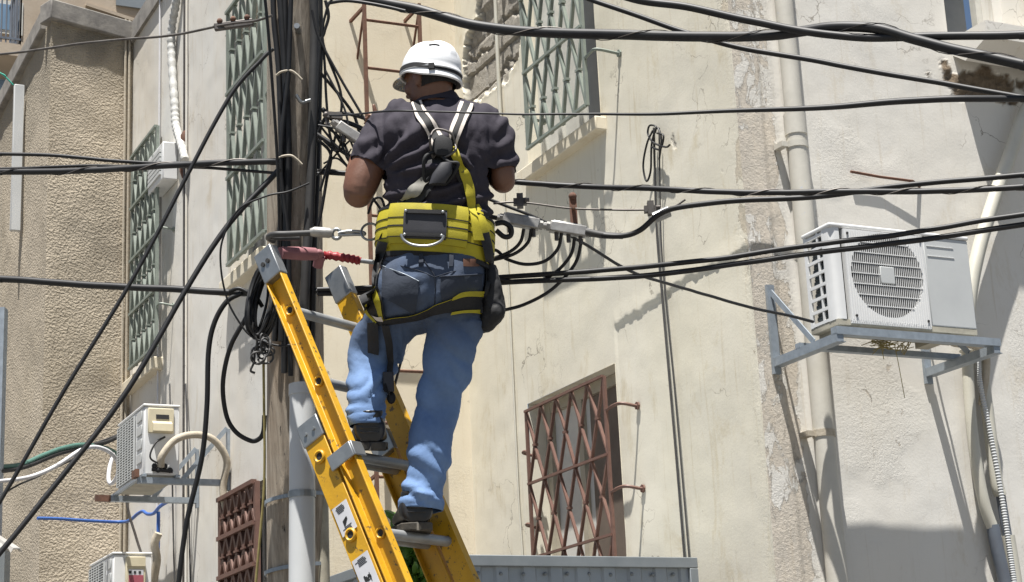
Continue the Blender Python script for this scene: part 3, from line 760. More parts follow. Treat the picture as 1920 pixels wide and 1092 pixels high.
m = MB(); abox(m, fan0-.01, AW-.001, .05, AH-.03, hF-.16, hF-.13); m.build('fan_shroud', MT['dark'], ac, 0)
m = MB()
for i in range(46):
    x = fan0+(fan1-fan0)*i/46; abox(m, x, x+.006, AH*.015, AH*.045, hF, hF+.014)
abox(m, fan0, fan1, AH*.03, AH*.04, hF-.01, hF+.01); m.build('drip_edge', MT['acwhite'], ac, 0)
m = MB(); abox(m, .002, AW-.002, .0, .029, hB+.004, hF-.002)
abox(m, .05, .11, -.03, 0, hB, hF-.03); abox(m, AW-.22, AW-.14, -.03, 0, hB, hF-.03); m.build('base', MT['acbase'], ac, 30)
m = MB()
for a, z in ((fan0+.02, AH*.90), (fan1-.02, AH*.90), (fan0+.03, AH*.09), (fan1-.02, AH*.09)): m.tube([P(a, z, hF+.010), P(a, z, hF+.018)], .007, 8)
m.build('screw', MT['dark'], ac, 30)
# refrigerant line behind the unit
m = MB(); m.tube(spline([P(AW+.01, AH*.18, hB+.1), P(AW+.05, AH*.20, hB+.06), P(AW+.075, AH*.08, hB-.06), FC.p(*FC.hit(1846, 660, .12), .12), FC.p(*FC.hit(1842, 760, .06), .06)], 10), .022, 10)
tag(m.build('insulated_line', MT['wrap_beige'], None, 50), 'beige insulated line bending down from the right air conditioner', 'pipe')
# --- pipes at the right edge on wall C
def wallpipe(name, label, pts, r, mat, h=.06, group=None):
    m = MB(); q = [FC.p(*FC.hit(x, y, h), h) for x, y in pts]; m.tube(spline(q, 12), r, 14)
    return tag(m.build(name, mat, None, 50), label, 'pipe', group)
wallpipe('curved_pipe', 'pale curved pipe sweeping down behind the right air conditioner', ((1960, 150), (1920, 215), (1890, 300), (1862, 380), (1835, 470), (1818, 560), (1812, 660)), .040, MT['pipe_beige'], .09)
p_ = wallpipe('wall_pipe', 'beige pipe with grey lower half, left of the two pipes under the air conditioner', ((1812, 640), (1822, 800), (1842, 930), (1868, 1010)), .032, MT['pipe_beige'], .06)
m = MB(); q = [FC.p(*FC.hit(x, y, .06), .06) for x, y in ((1861, 985), (1870, 1030), (1884, 1092), (1900, 1180))]; m.tube(spline(q, 8), .036, 14); m.build('lower_sleeve', MT['pipe_grey'], p_, 50)
p_ = wallpipe('wall_pipe', 'beige pipe with dark insulation gap beside the ribbed conduit', ((1836, 640), (1850, 760), (1868, 900), (1876, 930)), .034, MT['pipe_beige'], .06)
m = MB(); q = [FC.p(*FC.hit(x, y, .06), .06) for x, y in ((1874, 915), (1886, 990), (1892, 1020))]; m.tube(spline(q, 8), .026, 12); m.build('insulation', MT['pipe_grey'], p_, 50)
m = MB(); q = [FC.p(*FC.hit(x, y, .06), .06) for x, y in ((1890, 1005), (1904, 1092), (1916, 1180))]; m.tube(spline(q, 8), .036, 14); m.build('lower_sleeve', MT['pipe_beige'], p_, 50)
m = MB(); q = spline([FC.p(*FC.hit(x, y, .09), .09) for x, y in ((1834, 650), (1838, 720), (1858, 820), (1878, 930), (1893, 1030), (1906, 1120))], 40)
m.tube(q, [.0155 if i % 2 else .0115 for i in range(len(q))], 10); tag(m.build('ribbed_conduit', MT['pipe_white'], None, 0), 'white ribbed flexible conduit at the far right of the wall', 'conduit')
# bracket hook and rusty rod stuck in the wall C
m = MB(); m.tube([FC.p(*FC.hit(1595, 322, .03), .03), FC.p(*FC.hit(1650, 332, .03), .03), FC.p(*FC.hit(1712, 340, .05), .05), FC.p(*FC.hit(1735, 345, .05), .0)], .008, 6)
tag(m.build('rusty_rod', MT['rust'], None, 40), 'rusty iron rod end sticking out of the peeling wall above the right air conditioner', 'iron rod')
# --- left unit on wall A: end cover faces the camera, fan side faces left
def left_ac(label, px, py, hgt, wid_end, wall_h, first):
    s0 = FA.hit(*px)[0]; z0 = py
    a = empty('air_conditioner', FA.p(s0+.4, z0, wall_h), label, 'air conditioner')
    LN = .82; D = wid_end; H = hgt; h0 = wall_h
    def Q(x, z, h): return FA.p(s0+x, z0+z, h0+h)
    def qb(m, x0, x1, z0_, z1_, h0_, h1_): m.box(Q((x0+x1)/2, (z0_+z1_)/2, (h0_+h1_)/2), FA.t*((x1-x0)/2), FA.n*((h1_-h0_)/2), UP*((z1_-z0_)/2)); return m
    m = MB(); qb(m, 0, LN, .02, H-.02, 0, D-.003); m.build('casing', MT['acwhite'], a, 30, bevel=.012)
    m = MB(); qb(m, -.006, LN+.006, H-.019, H, -.004, D+.004); m.build('top_cover', MT['acwhite'], a, 30, bevel=.006)
    m = MB(); qb(m, .02, LN-.02, 0, .019, .01, D-.01); m.build('base', MT['acbase'], a, 30)
    m = MB(); qb(m, .27, LN-.04, .05, H-.05, D-.002, D+.004); m.build('fan_recess', MT['coil'], a, 0)
    m = MB()
    for i in range(24): z = .05+(H-.1)*i/23; qb(m, .26, LN-.03, z-.004, z+.004, D+.004, D+.014)
    for i in range(7): x = .26+(LN-.29)*i/6; qb(m, x-.005, x+.005, .05, H-.05, D+.003, D+.016)
    m.build('fan_grille', MT['acgrey'], a, 0)
    m = MB()
    for i in range(4): z = H*(.22+.19*i); qb(m, .05, .2, z, z+H*.13, D-.002, D+.006)
    m.build('handle_recess', MT['acgrey'], a, 30, bevel=.004)
    return a, Q, qb, D, H
zA = FA.hit(432, 893)[1]
sN = FA.hit(432, 893)[0]; sF = FA.hit(372, 937)[0]
hgt = .57
la, Q, qb, D, H = left_ac('white air conditioner with beige terminal cover, held by the bracket under the left window', (432, 893), zA-.03, hgt, .28, .40, True)
m = MB(); qb(m, -.02, -.001, H*.60, H*.94, .05, D-.03); c_ = m.build('terminal_cover', MT['acbeige'], la, 30, bevel=.006)
m = MB(); qb(m, -.024, -.02, H*.79, H*.85, .09, D-.09); m.build('slot', MT['dark'], c_, 0)
m = MB(); m.prism([(-.02, H*.60), (-.055, H*.62), (-.05, H*.72), (-.02, H*.76)], Q(0, 0, .07), Q(0, 0, D-.06), FA.t, UP); m.build('hood', MT['acbeige'], c_, 30)
m = MB()
for i, h_ in enumerate((.08, .12, .17, .2)): m.ball(Q(-.02, H*.10+.03*(i % 2), h_), .022, seg=8, rows=6)
m.tube([Q(-.02, .05, .06), Q(-.02, .06, .22)], .014, 8); m.build('valves', MT['dark'], la, 40)
m = MB(); m.tube(spline([Q(-.02, H*.55, .12), Q(-.04, H*.45, .2), Q(-.05, H*.25, .24), Q(-.03, H*.16, .14)], 8), .008, 6); m.build('power_lead', MT['cable'], la, 40)
m = MB(); m.tube(spline([Q(-.02, H*.14, .15), Q(-.05, H*.28, .15), Q(-.06, H*.50, .05), Q(-.06, H*.58, -.10), Q(-.06, H*.52, -.25), Q(-.04, H*.25, -.36), FA.p(sN, zA-.1, .06), FA.p(sN-.02, zA-.32, .03), FA.p(sN-.06, zA-.40, -.02)], 10), .028, 12)
tag(m.build('insulated_line', MT['wrap_beige'], None, 50), 'thick beige wrapped line looping from the left air conditioner into the wall', 'pipe')
lb = empty('ac_bracket', FA.p(sN, zA, 0), 'galvanised bracket under the left air conditioner with diagonal brace to the wall', 'bracket')
for s_ in (sN+.02, sF):
    arm(FA, s_, zA-.05, .72, MT['steel_blue'], lb, .42)
    m = MB(); m.bar(FA.p(s_, zA+.38, .02), FA.p(s_, zA-.03, .37), .035, .01, FA.t); m.build('brace', MT['steel_blue'], lb, 30)
for h_ in (.42, .68):
    m = MB(); m.bar(FA.p(sN-.03, zA-.018, h_), FA.p(sF+.12, zA-.018, h_), .035, .02); m.build('cross_rail', MT['steel_blue'], lb, 30)
m = MB(); m.bar(FA.p(sN-.02, zA-.0, .73), FA.p(sN+.10, zA-.0, .73), .03, .06); m.build('end_cap', MT['rust'], lb, 30); m = MB(); m.bar(FA.p(sF-.0, zA-.05, .72), FA.p(sF, zA-.05, .84), .04, .05); m.build('end_cap', MT['rust'], lb, 30)
# second left unit at the bottom
z2_ = FA.hit(330, 1120)[1]-.1
la2, Q, qb, D, H = left_ac('lower white air conditioner with beige switch box and red label at the bottom left', (352, 1080), FA.hit(352, 1030)[1]-.63, .60, .32, .30, False)
m = MB(); qb(m, -.045, -.001, H*.42, H*.93, .06, D-.10); sw = m.build('switch_box', MT['acbeige'], la2, 30, bevel=.008)
m = MB(); qb(m, -.050, -.045, H*.58, H*.68, .08, D-.12); m.build('label_strip', MT['redlabel'], sw, 0)
m = MB(); qb(m, -.048, -.045, H*.68, H*.76, .08, D-.12); m.build('label_panel', MT['sticker'], sw, 0)
m = MB(); qb(m, -.055, -.045, H*.80, H*.92, .065, D-.105); m.build('cover_lip', MT['acbeige'], sw, 30)
m = MB()
for i in range(3): qb(m, -.0505, -.048, H*.70, H*.735, .10+.04*i, .12+.04*i)
m.tube([Q(-.052, H*.47, D-.13), Q(-.044, H*.47, D-.13)], .01, 8); m.build('symbols', MT['ink'], sw, 0)
b2 = empty('ac_bracket', FA.p(sN+.3, 3, 0), 'bracket below the lower left air conditioner', 'bracket')
zz = FA.hit(352, 1030)[1]-.70
for s_ in (FA.hit(352, 1080)[0]+.05, FA.hit(352, 1080)[0]+.7):
    m = MB(); m.bar(FA.p(s_, zz, -.01), FA.p(s_, zz, 1.06), .04, .04); m.build('arm', MT['steel_blue'], b2, 30)
m = MB(); m.bar(FA.p(FA.hit(352, 1080)[0]-.03, zz+.03, .8), FA.p(FA.hit(352, 1080)[0]+.8, zz+.03, .8), .03, .02); m.build('cross_rail', MT['steel_blue'], b2, 30)
m = MB(); m.tube(spline([W(x, y, 15.2) for x, y in ((297, 1000), (290, 1020), (294, 1050), (288, 1092), (290, 1130))], 10), .035, 10)
tag(m.build('insulated_line', MT['wrap_beige'], None, 50), 'beige wrapped line end below the blue conduit at the bottom left', 'pipe')
# ================================================================== pole
pb = W(556, 1000, 6.95); pt = W(551, 100, 7.2); pd = (pt-pb).normalized()
def pole_at(z): return pb+pd*((z-pb.z)/pd.z)
po = empty('utility_pole', V((pole_at(0).x, pole_at(0).y, 0)), 'weathered wooden utility pole wrapped in black cables at the left of the worker', 'utility pole')
m = MB(); rings = []
for i in range(60):
    z = -.2+7.4*i/59; r_ = .122-.0035*z; c = pole_at(z); rings.append((c, V((r_*(1+.02*NZ.noise(V((z*1.3, 0, 0)))), 0, 0)), V((0, r_, 0))))
m.loft(rings, 28); m.build('post', MT['wood'], po, 50)
def on_pole(x, y, extra=.0):
    """front surface of the pole at a pixel"""
    r = ray(x, y); o = C0
    best = None
    for i in range(500):
        k = 6.2+i*.002; q = o+r*k; c = pole_at(q.z)
        if math.hypot(q.x-c.x, q.y-c.y) <= .122-.0035*q.z+extra: return q
    k = (pole_at(2.5)-C0).dot(R @ V((0, 0, -1))); return o+r*(dep(pole_at((o+r*6.9).z)))
def ring_band(name, z, rx, mat, parent, w=.007, ext=.006, elong=1.0, cx_=0, cy_=0):
    m = MB(); c = pole_at(z)+V((cx_, cy_, 0)); n = 40; pts = [c+V((math.cos(2*math.pi*i/n)*rx*elong, math.sin(2*math.pi*i/n)*rx, .012*math.cos(2*math.pi*i/n))) for i in range(n)]
    for i in range(n):
        a, b = pts[i], pts[(i+1) % n]; oa, ob = (a-c).normalized()*ext, (b-c).normalized()*ext
        h = UP*w; m.quad(a+oa-h, b+ob-h, b+ob+h, a+oa+h); m.quad(a-h, b-h, b+ob-h, a+oa-h); m.quad(a+h, a+oa+h, b+ob+h, b+h)
    return m.build(name, mat, parent, 60)
for y_, mt in ((930, 'steel_blue'), (1063, 'steel_blue')):
    ring_band('steel_band', on_pole(530, y_).z, .117, MT[mt], po)
# bolt and hanging tags on the pole
m = MB(); m.tube([on_pole(560, 60), on_pole(560, 60)+V((0, -.06, 0))], .012, 8); m.build('bolt', MT['steel'], po, 40)
# white riser pipe strapped to the pole
q = W(567, 728, 6.72); wp = empty('riser_pipe', V((q.x, q.y, 0)), 'white plastic riser pipe strapped to the front of the utility pole', 'pipe')
m = MB(); qt = V((q.x-.0, q.y, q.z)); qb_ = W(566, 1092, 6.50); dd = (qt-qb_).normalized(); b0_ = qb_-dd*(qb_.z/dd.z)
m.tube([b0_, qt], .0475, 20); m.build('tube', MT['pipe_white'], wp, 50)
m = MB(); m.tube([qt-dd*.03, qt+dd*.012], .051, 20); m.build('collar', MT['pipe_white'], wp, 50)
for y_ in (928,):
    z = W(566, y_, 6.6).z; c = b0_+dd*((z-b0_.z)/dd.z); m = MB()
    n = 24
    for i in range(n):
        t, t2 = 2*math.pi*i/n, 2*math.pi*(i+1)/n; a, b = V((math.cos(t), math.sin(t), 0)), V((math.cos(t2), math.sin(t2), 0)); h = UP*.012
        m.quad(c+a*.051-h, c+b*.051-h, c+b*.051+h, c+a*.051+h)
    m.build('strap', MT['steel'], wp, 60)
m = MB(); q1 = W(602, 1010, 6.98); m.tube([V((q1.x, q1.y, 0)), W(602, 880, 6.98)], [.03, .026], 10)
tag(m.build('pole_shade_strip', MT['acbase'], None, 50), 'dull tan strip added for the shade on the right side of the pole base', 'pipe')  # tube added to draw the brown shade beside the riser pipe
# ================================================================== cables
def cable(name, label, pts, tpx, d0, d1, mat='cable', group='overhead cables', n=12, r=None, lash=0, ds=None, seg=8, cat='cable', sag=True):
    x0, x1 = pts[0][0], pts[-1][0]; P3 = []
    tot = [0]
    for i in range(1, len(pts)): tot.append(tot[-1]+math.hypot(pts[i][0]-pts[i-1][0], pts[i][1]-pts[i-1][1]))
    for i, (x, y) in enumerate(pts):
        d = ds[i] if ds else d0+(d1-d0)*tot[i]/tot[-1]; P3.append(W(x, y, d))
    if x1 > 1940: P3 += [P3[-1]+(P3[-1]-P3[-2]).normalized()*k+UP*.012*k*k for k in (1.5, 3.5, 6)]
    if x0 < -15: P3 = [P3[0]+(P3[0]-P3[1]).normalized()*k+UP*.012*k*k for k in (6, 3.5, 1.5)]+P3
    c = spline(P3, n); sd_ = RND.uniform(0, 99)
    c = [q+V((0, NZ.noise(q*2.3+V((sd_, 0, 0)))*.006, NZ.noise(q*2.3+V((0, sd_, 0)))*.007+NZ.noise(q*7+V((0, sd_, 0)))*.0018)) for q in c]
    rr_ = []
    for i, q in enumerate(c):
        u = i/(len(c)-1)
        t = tpx if not isinstance(tpx, tuple) else tpx[0]+(tpx[1]-tpx[0])*u
        rr_.append((r[0]+(r[1]-r[0])*sm(u, .25, .6) if isinstance(r, tuple) else r) or t/2*dep(q)/F)
    m = MB(); m.tube(c, rr_, seg)
    o = m.build(name, MT[mat], None, 60); tag(o, label, cat, group)
    if lash:
        L = [0]
        for i in range(1, len(c)): L.append(L[-1]+(c[i]-c[i-1]).length)
        pts2 = []; k = 0; N = int(L[-1]/lash*12)
        for j in range(N+1):
            s = L[-1]*j/N
            while k < len(c)-2 and L[k+1] < s: k += 1
            u = (s-L[k])/max(1e-6, L[k+1]-L[k]); p = c[k].lerp(c[k+1], min(1, u)); d = (c[k+1]-c[k]).normalized(); a = d.cross(UP).normalized(); b = a.cross(d)
            t = 2*math.pi*s/lash; pts2.append(p+(a*math.cos(t)+b*math.sin(t))*(rr_[k]*1.06+.001))
        ms = MB(); ms.tube(pts2, .0018, 4); ms.build('lashing_wire', MT['wire_steel'], o, 60)
    return o
# right side, top
cable('overhead_cable', 'thick black cable sweeping from the pole top above the helmet to the upper right', ((640, -28), (690, -2), (780, 18), (880, 45), (1000, 60), (1150, 67), (1300, 67), (1430, 66), (1500, 59), (1560, 51), (1640, 54), (1710, 74), (1800, 97), (1920, 122), (2000, 138)), (20, 22), 7.1, 5.9, lash=.42)
cable('overhead_cable', 'black cable twisting with the thick top cable and leaving level at right', ((1120, -22), (1200, 2), (1300, 15), (1400, 36), (1480, 52), (1560, 66), (1640, 72), (1740, 68), (1820, 66), (1920, 64), (2000, 63)), (15, 18), 6.6, 5.95)
cable('overhead_cable', 'single black cable crossing from the top middle down to the right edge', ((1040, -28), (1110, 0), (1200, 30), (1290, 62), (1400, 92), (1520, 112), (1640, 135), (1780, 160), (1920, 184), (2000, 198)), (10, 12), 6.8, 6.0)
cable('overhead_cable', 'long black cable passing across the shoulders of the worker to the right edge', ((606, 216), (660, 214), (740, 209), (830, 210), (1000, 214), (1200, 213), (1400, 208), (1560, 201), (1700, 190), (1800, 186), (1920, 183), (2000, 182)), None, 0, 0, r=(.0035, .0115), ds=[6.85, 6.6, 6.3, 6.28, 6.25, 6.2, 6.15, 6.1, 6.05, 6.0, 6.0, 6.0])
cable('overhead_cable', 'wire bound black cable behind the right elbow running to the right edge', ((595, 322), (650, 326), (760, 333), (900, 338), (965, 341), (1100, 350), (1270, 357), (1400, 361), (1540, 360), (1640, 360), (1760, 357), (1920, 350), (2000, 346)), None, 0, 0, r=.011, ds=[7.0, 7.0, 7.0, 7, 6.95, 6.9, 6.7, 6.6, 6.5, 6.45, 6.4, 6.3, 6.3], lash=.25)
cable('overhead_cable', 'black cable with small sleeve rising toward the right edge above the air conditioner', ((1105, 440), (1165, 443), (1200, 433), (1236, 404), (1280, 390), (1400, 377), (1540, 366), (1660, 352), (1780, 341), (1920, 328), (2000, 322)), (11, 11), 6.85, 6.3)
cable('overhead_cable', 'upper one of two parallel cables slanting up past the front of the air conditioner', ((595, 545), (680, 542), (800, 533), (940, 521), (1150, 507), (1300, 491), (1500, 464), (1700, 438), (1920, 403), (2000, 390)), None, 0, 0, r=.010, ds=[6.95, 6.95, 6.95, 6.9, 6.8, 6.7, 6.6, 6.5, 6.4, 6.4])
cable('overhead_cable', 'lower one of two parallel cables slanting up past the front of the air conditioner', ((595, 551), (680, 549), (800, 541), (940, 531), (1150, 520), (1300, 506), (1500, 479), (1700, 454), (1920, 420), (2000, 408)), None, 0, 0, r=.0105, ds=[6.95, 6.95, 6.95, 6.9, 6.8, 6.7, 6.6, 6.5, 6.4, 6.4])
cable('drop_cable', 'thin black drop cable falling from behind the worker to the air conditioner bracket', ((600, 136), (660, 210), (700, 290), (850, 350), (935, 382), (1010, 412), (1090, 455), (1200, 516), (1300, 546), (1400, 575), (1524, 603)), 6, 0, 0, ds=[6.95, 7, 7, 7.1, 7.1, 7.1, 7.2, 7.6, 8.1, 8.5, 9.0])
cable('support_strand', 'steel strand with clamps above the signal splitters right of the worker', ((925, 382), (975, 379), (1075, 391), (1150, 393), (1220, 393), (1262, 387), (1285, 374)), 4, 6.9, 6.85, 'wire_steel')
# splitters
def metalbox(name, label, a, b, w_, h_, d, extra=None, cat='signal splitter'):
    p, q = W(*a, d), W(*b, d); e = empty(name, (p+q)/2, label, cat)
    m = MB(); m.bar(p.lerp(q, .12), q.lerp(p, .12), w_, h_); m.build('body', MT['alu'], e, 30, bevel=.005)
    m = MB(); m.tube([p, p.lerp(q, .06)], h_*.32, 10); m.tube([p.lerp(q, .05), p.lerp(q, .13)], h_*.42, 6); m.tube([q.lerp(p, .13), q.lerp(p, .05)], h_*.42, 6); m.tube([q, q.lerp(p, .06)], h_*.30, 10); m.build('connector', MT['alu'], e, 30)
    nn_ = (extra or 3)
    for i in range(nn_):
        m = MB(); c = p.lerp(q, .25+.5*i/max(1, nn_-1)); m.tube([c-UP*h_*.4, c-UP*(h_*.5+.03)], .008, 8); m.build('port', MT['wire_steel'], e, 40)
    m = MB(); m.bar(p.lerp(q, .2)+UP*h_*.52, q.lerp(p, .2)+UP*h_*.52, w_*.7, .006); m.build('lid', MT['steel'], e, 30, bevel=.002)
    return e
metalbox('signal_splitter', 'cast metal cable splitter beside the right hip of the worker', (932, 408), (1022, 424), .04, .042, 6.86, 2)
metalbox('signal_splitter', 'cast metal cable splitter with three ports, joined to the thick sleeve', (1020, 423), (1110, 438), .04, .042, 6.86, 3)
cable('cable_sleeve', 'grey heat shrink sleeve at the splitter end of the amplifier cable', ((1098, 436), (1130, 442), (1168, 444)), (15, 12), 6.85, 6.83, 'cable_grey', group=None)
for i, (pts, lab) in enumerate(((((982, 428), (976, 452), (958, 470), (925, 484), (900, 487)), 'thin looping tap lead from the left port of the left splitter'),
        (((996, 431), (990, 455), (965, 476), (925, 488), (905, 490)), 'thin looping tap lead from the right port of the left splitter'),
        (((1053, 440), (1046, 468), (1022, 490), (985, 496), (950, 487), (918, 472)), 'thin tap lead looping from the first port of the right splitter'),
        (((1078, 446), (1070, 480), (1042, 512), (1005, 529), (950, 527), (915, 518)), 'thin tap lead looping from the middle port of the right splitter'),
        (((1091, 448), (1078, 495), (1035, 543), (985, 570), (940, 583), (915, 590)), 'longest tap lead curving from the last port of the right splitter'))):
    pts = pts+((840, 524+4*i), (760, 534+3*i), (650, 543+2*i), (590, 546))
    cable('tap_lead', lab, pts, 6.5, 6.85, 6.97, group='tap leads under the splitters')
for (x, y, lab) in ((975, 379, 'small strand clamp close to the right arm of the worker'), (1220, 393, 'small strand clamp where the amplifier cable meets the strand')):
    m = MB(); p = W(x, y, 6.85); m.box(p, V((.025, 0, 0)), V((0, .014, 0)), UP*.012); m.box(p+UP*.004, V((.012, 0, 0)), V((0, .018, 0)), UP*.026); m.tube([p+V((.02, -.02, 0)), p+V((.035, -.02, 0))], .008, 6)
    tag(m.build('strand_clamp', MT['wire_steel'], None, 30), lab, 'clamp', 'strand clamps')
m = MB(); p = W(1075, 392, 6.88); m.box(p-UP*.012, V((.014, 0, 0)), V((0, .004, 0)), UP*.062); m.ball(p+UP*.05, .016, seg=8, rows=6); m.tube([p, p+V((0, -.03, 0))], .008, 6)
tag(m.build('hanger', MT['rust'], None, 30), 'rusty flat hanger between strand and right splitter', 'hanger')
m = MB(); p = W(1240, 403, 6.82); m.tube([p-V((.03, 0, .012)), p+V((.03, 0, .012))], .022, 10); tag(m.build('cable_clip', MT['steel'], None, 40), 'light metal clip on the amplifier cable near the wall wires', 'clip')
cable('trunk_cable', 'black trunk cable from the pole to the left splitter behind the worker', ((590, 250), (700, 320), (830, 375), (900, 400), (936, 409)), 9, 7.0, 6.87, group=None)
# black carabiner hook by the hip
m = MB(); cp = [W(x, y, 6.5) for x, y in ((928, 420), (945, 418), (958, 428), (957, 442), (945, 444), (930, 432))]; m.tube(spline(cp, 6), .010, 8); tag(m.build('hook', MT['cable'], None, 50), 'black tool hook beside the right hip of the worker', 'hook')
# left side
cable('overhead_cable', 'thin steel line from the left edge to the insulator bar near the pole', ((-60, 106), (0, 102), (150, 84), (245, 76), (330, 67), (404, 52)), 5, 7.4, 7.0, 'wire_steel')
cable('overhead_cable', 'thin line joining the insulator bar with the pole top', ((400, 50), (440, 43), (480, 38), (510, 28)), 5, 7.0, 6.9, 'wire_steel')
ins = empty('insulator_bar', W(437, 47, 7.0), 'rusty strain clamp bar with three bolts on the upper left line', 'strain clamp')
m = MB(); m.bar(W(402, 52, 7.0), W(475, 42, 7.0), .02, .03); m.build('bar', MT['wire_steel'], ins, 30, bevel=.004)
for x, y in ((412, 40), (437, 36), (463, 33)): m = MB(); m.ball(W(x, y, 7.0), .012, seg=8, rows=6); m.tube([W(x, y, 7.0), W(x+1, y+12, 7.0)], .007, 6); m.build('bolt', MT['rust'], ins, 40)
cable('overhead_cable', 'upper black cable from the left edge merging into the bound pair', ((-60, 285), (0, 288), (120, 294), (270, 305), (360, 306), (520, 302)), 7, 7.2, 6.95)
cable('overhead_cable', 'wire bound thick black cable from the left edge to the pole at shirt height', ((-60, 320), (0, 321), (130, 320), (220, 316), (300, 311), (400, 306), (520, 303)), 12, 7.2, 6.93, lash=.3)
cable('overhead_cable', 'thin black cable under the bound pair ending at the pole', ((-60, 316), (0, 317), (130, 312), (300, 312), (370, 314), (440, 319), (520, 324)), 6, 7.25, 6.95)
cable('overhead_cable', 'black twin cable level with the ladder top at left, ending in a twist', ((-60, 520), (0, 525), (120, 531), (240, 538), (340, 545), (440, 551), (480, 550)), 13, 7.1, 6.85)
cable('cable_twist', 'short twisted cable tail at the end of the left twin cable', ((430, 546), (444, 541), (455, 543), (470, 552), (482, 560), (492, 575)), 8, 6.85, 6.83, group=None)
cable('overhead_cable', 'upper diagonal black cable dropping from the pole to the lower left edge', ((512, 92), (490, 112), (430, 182), (340, 352), (240, 540), (120, 735), (0, 940), (-40, 1005)), 8, 6.9, 6.3)
cable('overhead_cable', 'lower diagonal thick black cable dropping from the pole to the bottom left corner', ((524, 318), (508, 336), (425, 428), (345, 550), (240, 732), (130, 878), (0, 1036), (-40, 1082)), 11, 6.9, 6.2)
cable('hanging_cable', 'black cable bending down from the twin cable past the left air conditioner', ((452, 549), (425, 565), (402, 605), (391, 660), (388, 760), (378, 860), (350, 980), (335, 1092), (330, 1160)), 10, 6.85, 6.7, group='hanging cables left of the pole')
cable('hanging_cable', 'black cable forming a large loop left of the pole', ((478, 550), (462, 595), (432, 652), (418, 720), (424, 780), (442, 812), (470, 828), (486, 824), (494, 810), (496, 780)), 9, 6.82, 6.85, group='hanging cables left of the pole')
cable('hanging_cable', 'thin black wire drooping from the pole in a wide arc to the rope knot', ((580, 345), (540, 362), (500, 370), (448, 395), (418, 450), (414, 500), (426, 560), (450, 605), (475, 632), (520, 647), (552, 645)), 4, 6.72, 6.7, group='hanging cables left of the pole')
cable('hanging_rope', 'dark rope hanging down beside the pole with yellowed lower end', ((494, 672), (495, 760), (496, 860), (494, 930), (488, 1000), (480, 1092), (478, 1150)), 5, 6.7, 6.6, 'rope', group=None, cat='rope')
# coil on the pole's left side
m = MB()
cco = W(492, 570, 6.78)
for i in range(16):
    a0_ = RND.uniform(-.02, .02); pts = []
    rx, rz = .036+.012*RND.random(), .115+.03*RND.random(); oy = -.05+.10*i/15; ox = .02*RND.uniform(-1, 1)
    for k in range(26): t = 2*math.pi*k/26; pts.append(cco+V((ox+math.cos(t)*rx+.018*math.sin(t), oy+a0_*math.cos(t)+.01*math.sin(3*t), math.sin(t)*rz+.01*i/15)))
    m.tube(pts, .0055, 6, closed=True)
tag(m.build('cable_coil', MT['cable'], None, 60), 'coil of black cable hung on the left side of the pole behind the ladder top', 'cable coil')
m = MB(); kc = W(490, 655, 6.7)
for i in range(7):
    ctr = kc+V((RND.uniform(-.02, .02), RND.uniform(-.01, .01), RND.uniform(-.035, .035))); pts = []; tl = RND.uniform(0, 3); r1, r2 = RND.uniform(.015, .03), RND.uniform(.02, .038)
    for k in range(18): t = 2*math.pi*k/18; pts.append(ctr+V((math.cos(t)*r1*math.cos(tl)-math.sin(t)*r2*math.sin(tl), .008*math.sin(2*t), math.cos(t)*r1*math.sin(tl)+math.sin(t)*r2*math.cos(tl))))
    m.tube(pts, .0042, 6, closed=True)
m.tube(spline([W(x, y, 6.7) for x, y in ((475, 605), (474, 622), (482, 640), (478, 660), (476, 680), (470, 695), (478, 700))], 6), .0045, 6)
tag(m.build('rope_knot', MT['cable_grey'], None, 60), 'tangled knot of dark rope on the left of the pole', 'rope')
# cables riding on the pole
pole_runs = [
 (((512, -20), (514, 40), (520, 100), (524, 160), (528, 300), (526, 420), (522, 540), (515, 640)), 11, .03, 'leftmost cable of the black bundle climbing the pole'),
 (((524, -20), (530, 60), (534, 130), (538, 220), (540, 320), (536, 440), (530, 560), (528, 640)), 13, .035, 'black cable left of centre in the bundle climbing the pole'),
 (((534, -20), (535, 70), (537, 150), (540, 230), (542, 330), (539, 450), (534, 560), (533, 700)), 12, .03, 'black cable in the middle of the left bundle on the pole'),
 (((546, -20), (543, 80), (540, 150), (530, 240), (527, 330), (540, 450), (543, 600), (545, 705)), 9, .055, 'twisted black cable crossing the front of the left bundle'),
 (((588, -20), (590, 60), (588, 150), (586, 230), (585, 300), (580, 400), (574, 500), (570, 620), (572, 730)), 18, .03, 'thick grey black cable on the right side of the pole entering the white pipe'),
 (((599, -20), (600, 80), (598, 170), (596, 280), (592, 380), (588, 480), (586, 600), (584, 690)), 12, .02, 'black cable on the far right side of the pole')]
for pts, t, ex, lab in pole_runs:
    q = []
    for x, y in pts: p = on_pole(x, y, ex); q.append(p)
    m = MB(); m.tube(spline(q, 8), [t/2*dep(p)/F for p in spline(q, 8)], 10)
    tag(m.build('riser_cable', MT['cable' if t < 15 else 'cable_grey'], None, 60), lab, 'cable', 'cables strapped up the pole')
for (y_, mt) in ((138, 'rope'), (297, 'rope')):
    z = on_pole(540, y_, .05).z; m = MB(); pts = [on_pole(x, y_+dy, .060) for x, dy in ((518, 4), (528, -3), (545, -5), (556, 2), (566, 12))]
    m.tube(spline(pts, 6), .005, 8)
    tag(m.build('cable_tie', MT['wrap_beige'], None, 60), 'pale cable tie around the pole bundle, %s' % ('beside the upper left window' if y_ < 200 else 'level with the bound cable pair'), 'cable tie')
m = MB(); pts = [on_pole(x, y, .05) for x, y in ((555, 178), (565, 192), (575, 190), (582, 188))]; m.tube(spline(pts, 6), .007, 8); tag(m.build('wire_hook', MT['steel'], None, 60), 'metal wire hook between the two cable bundles on the pole', 'hook')
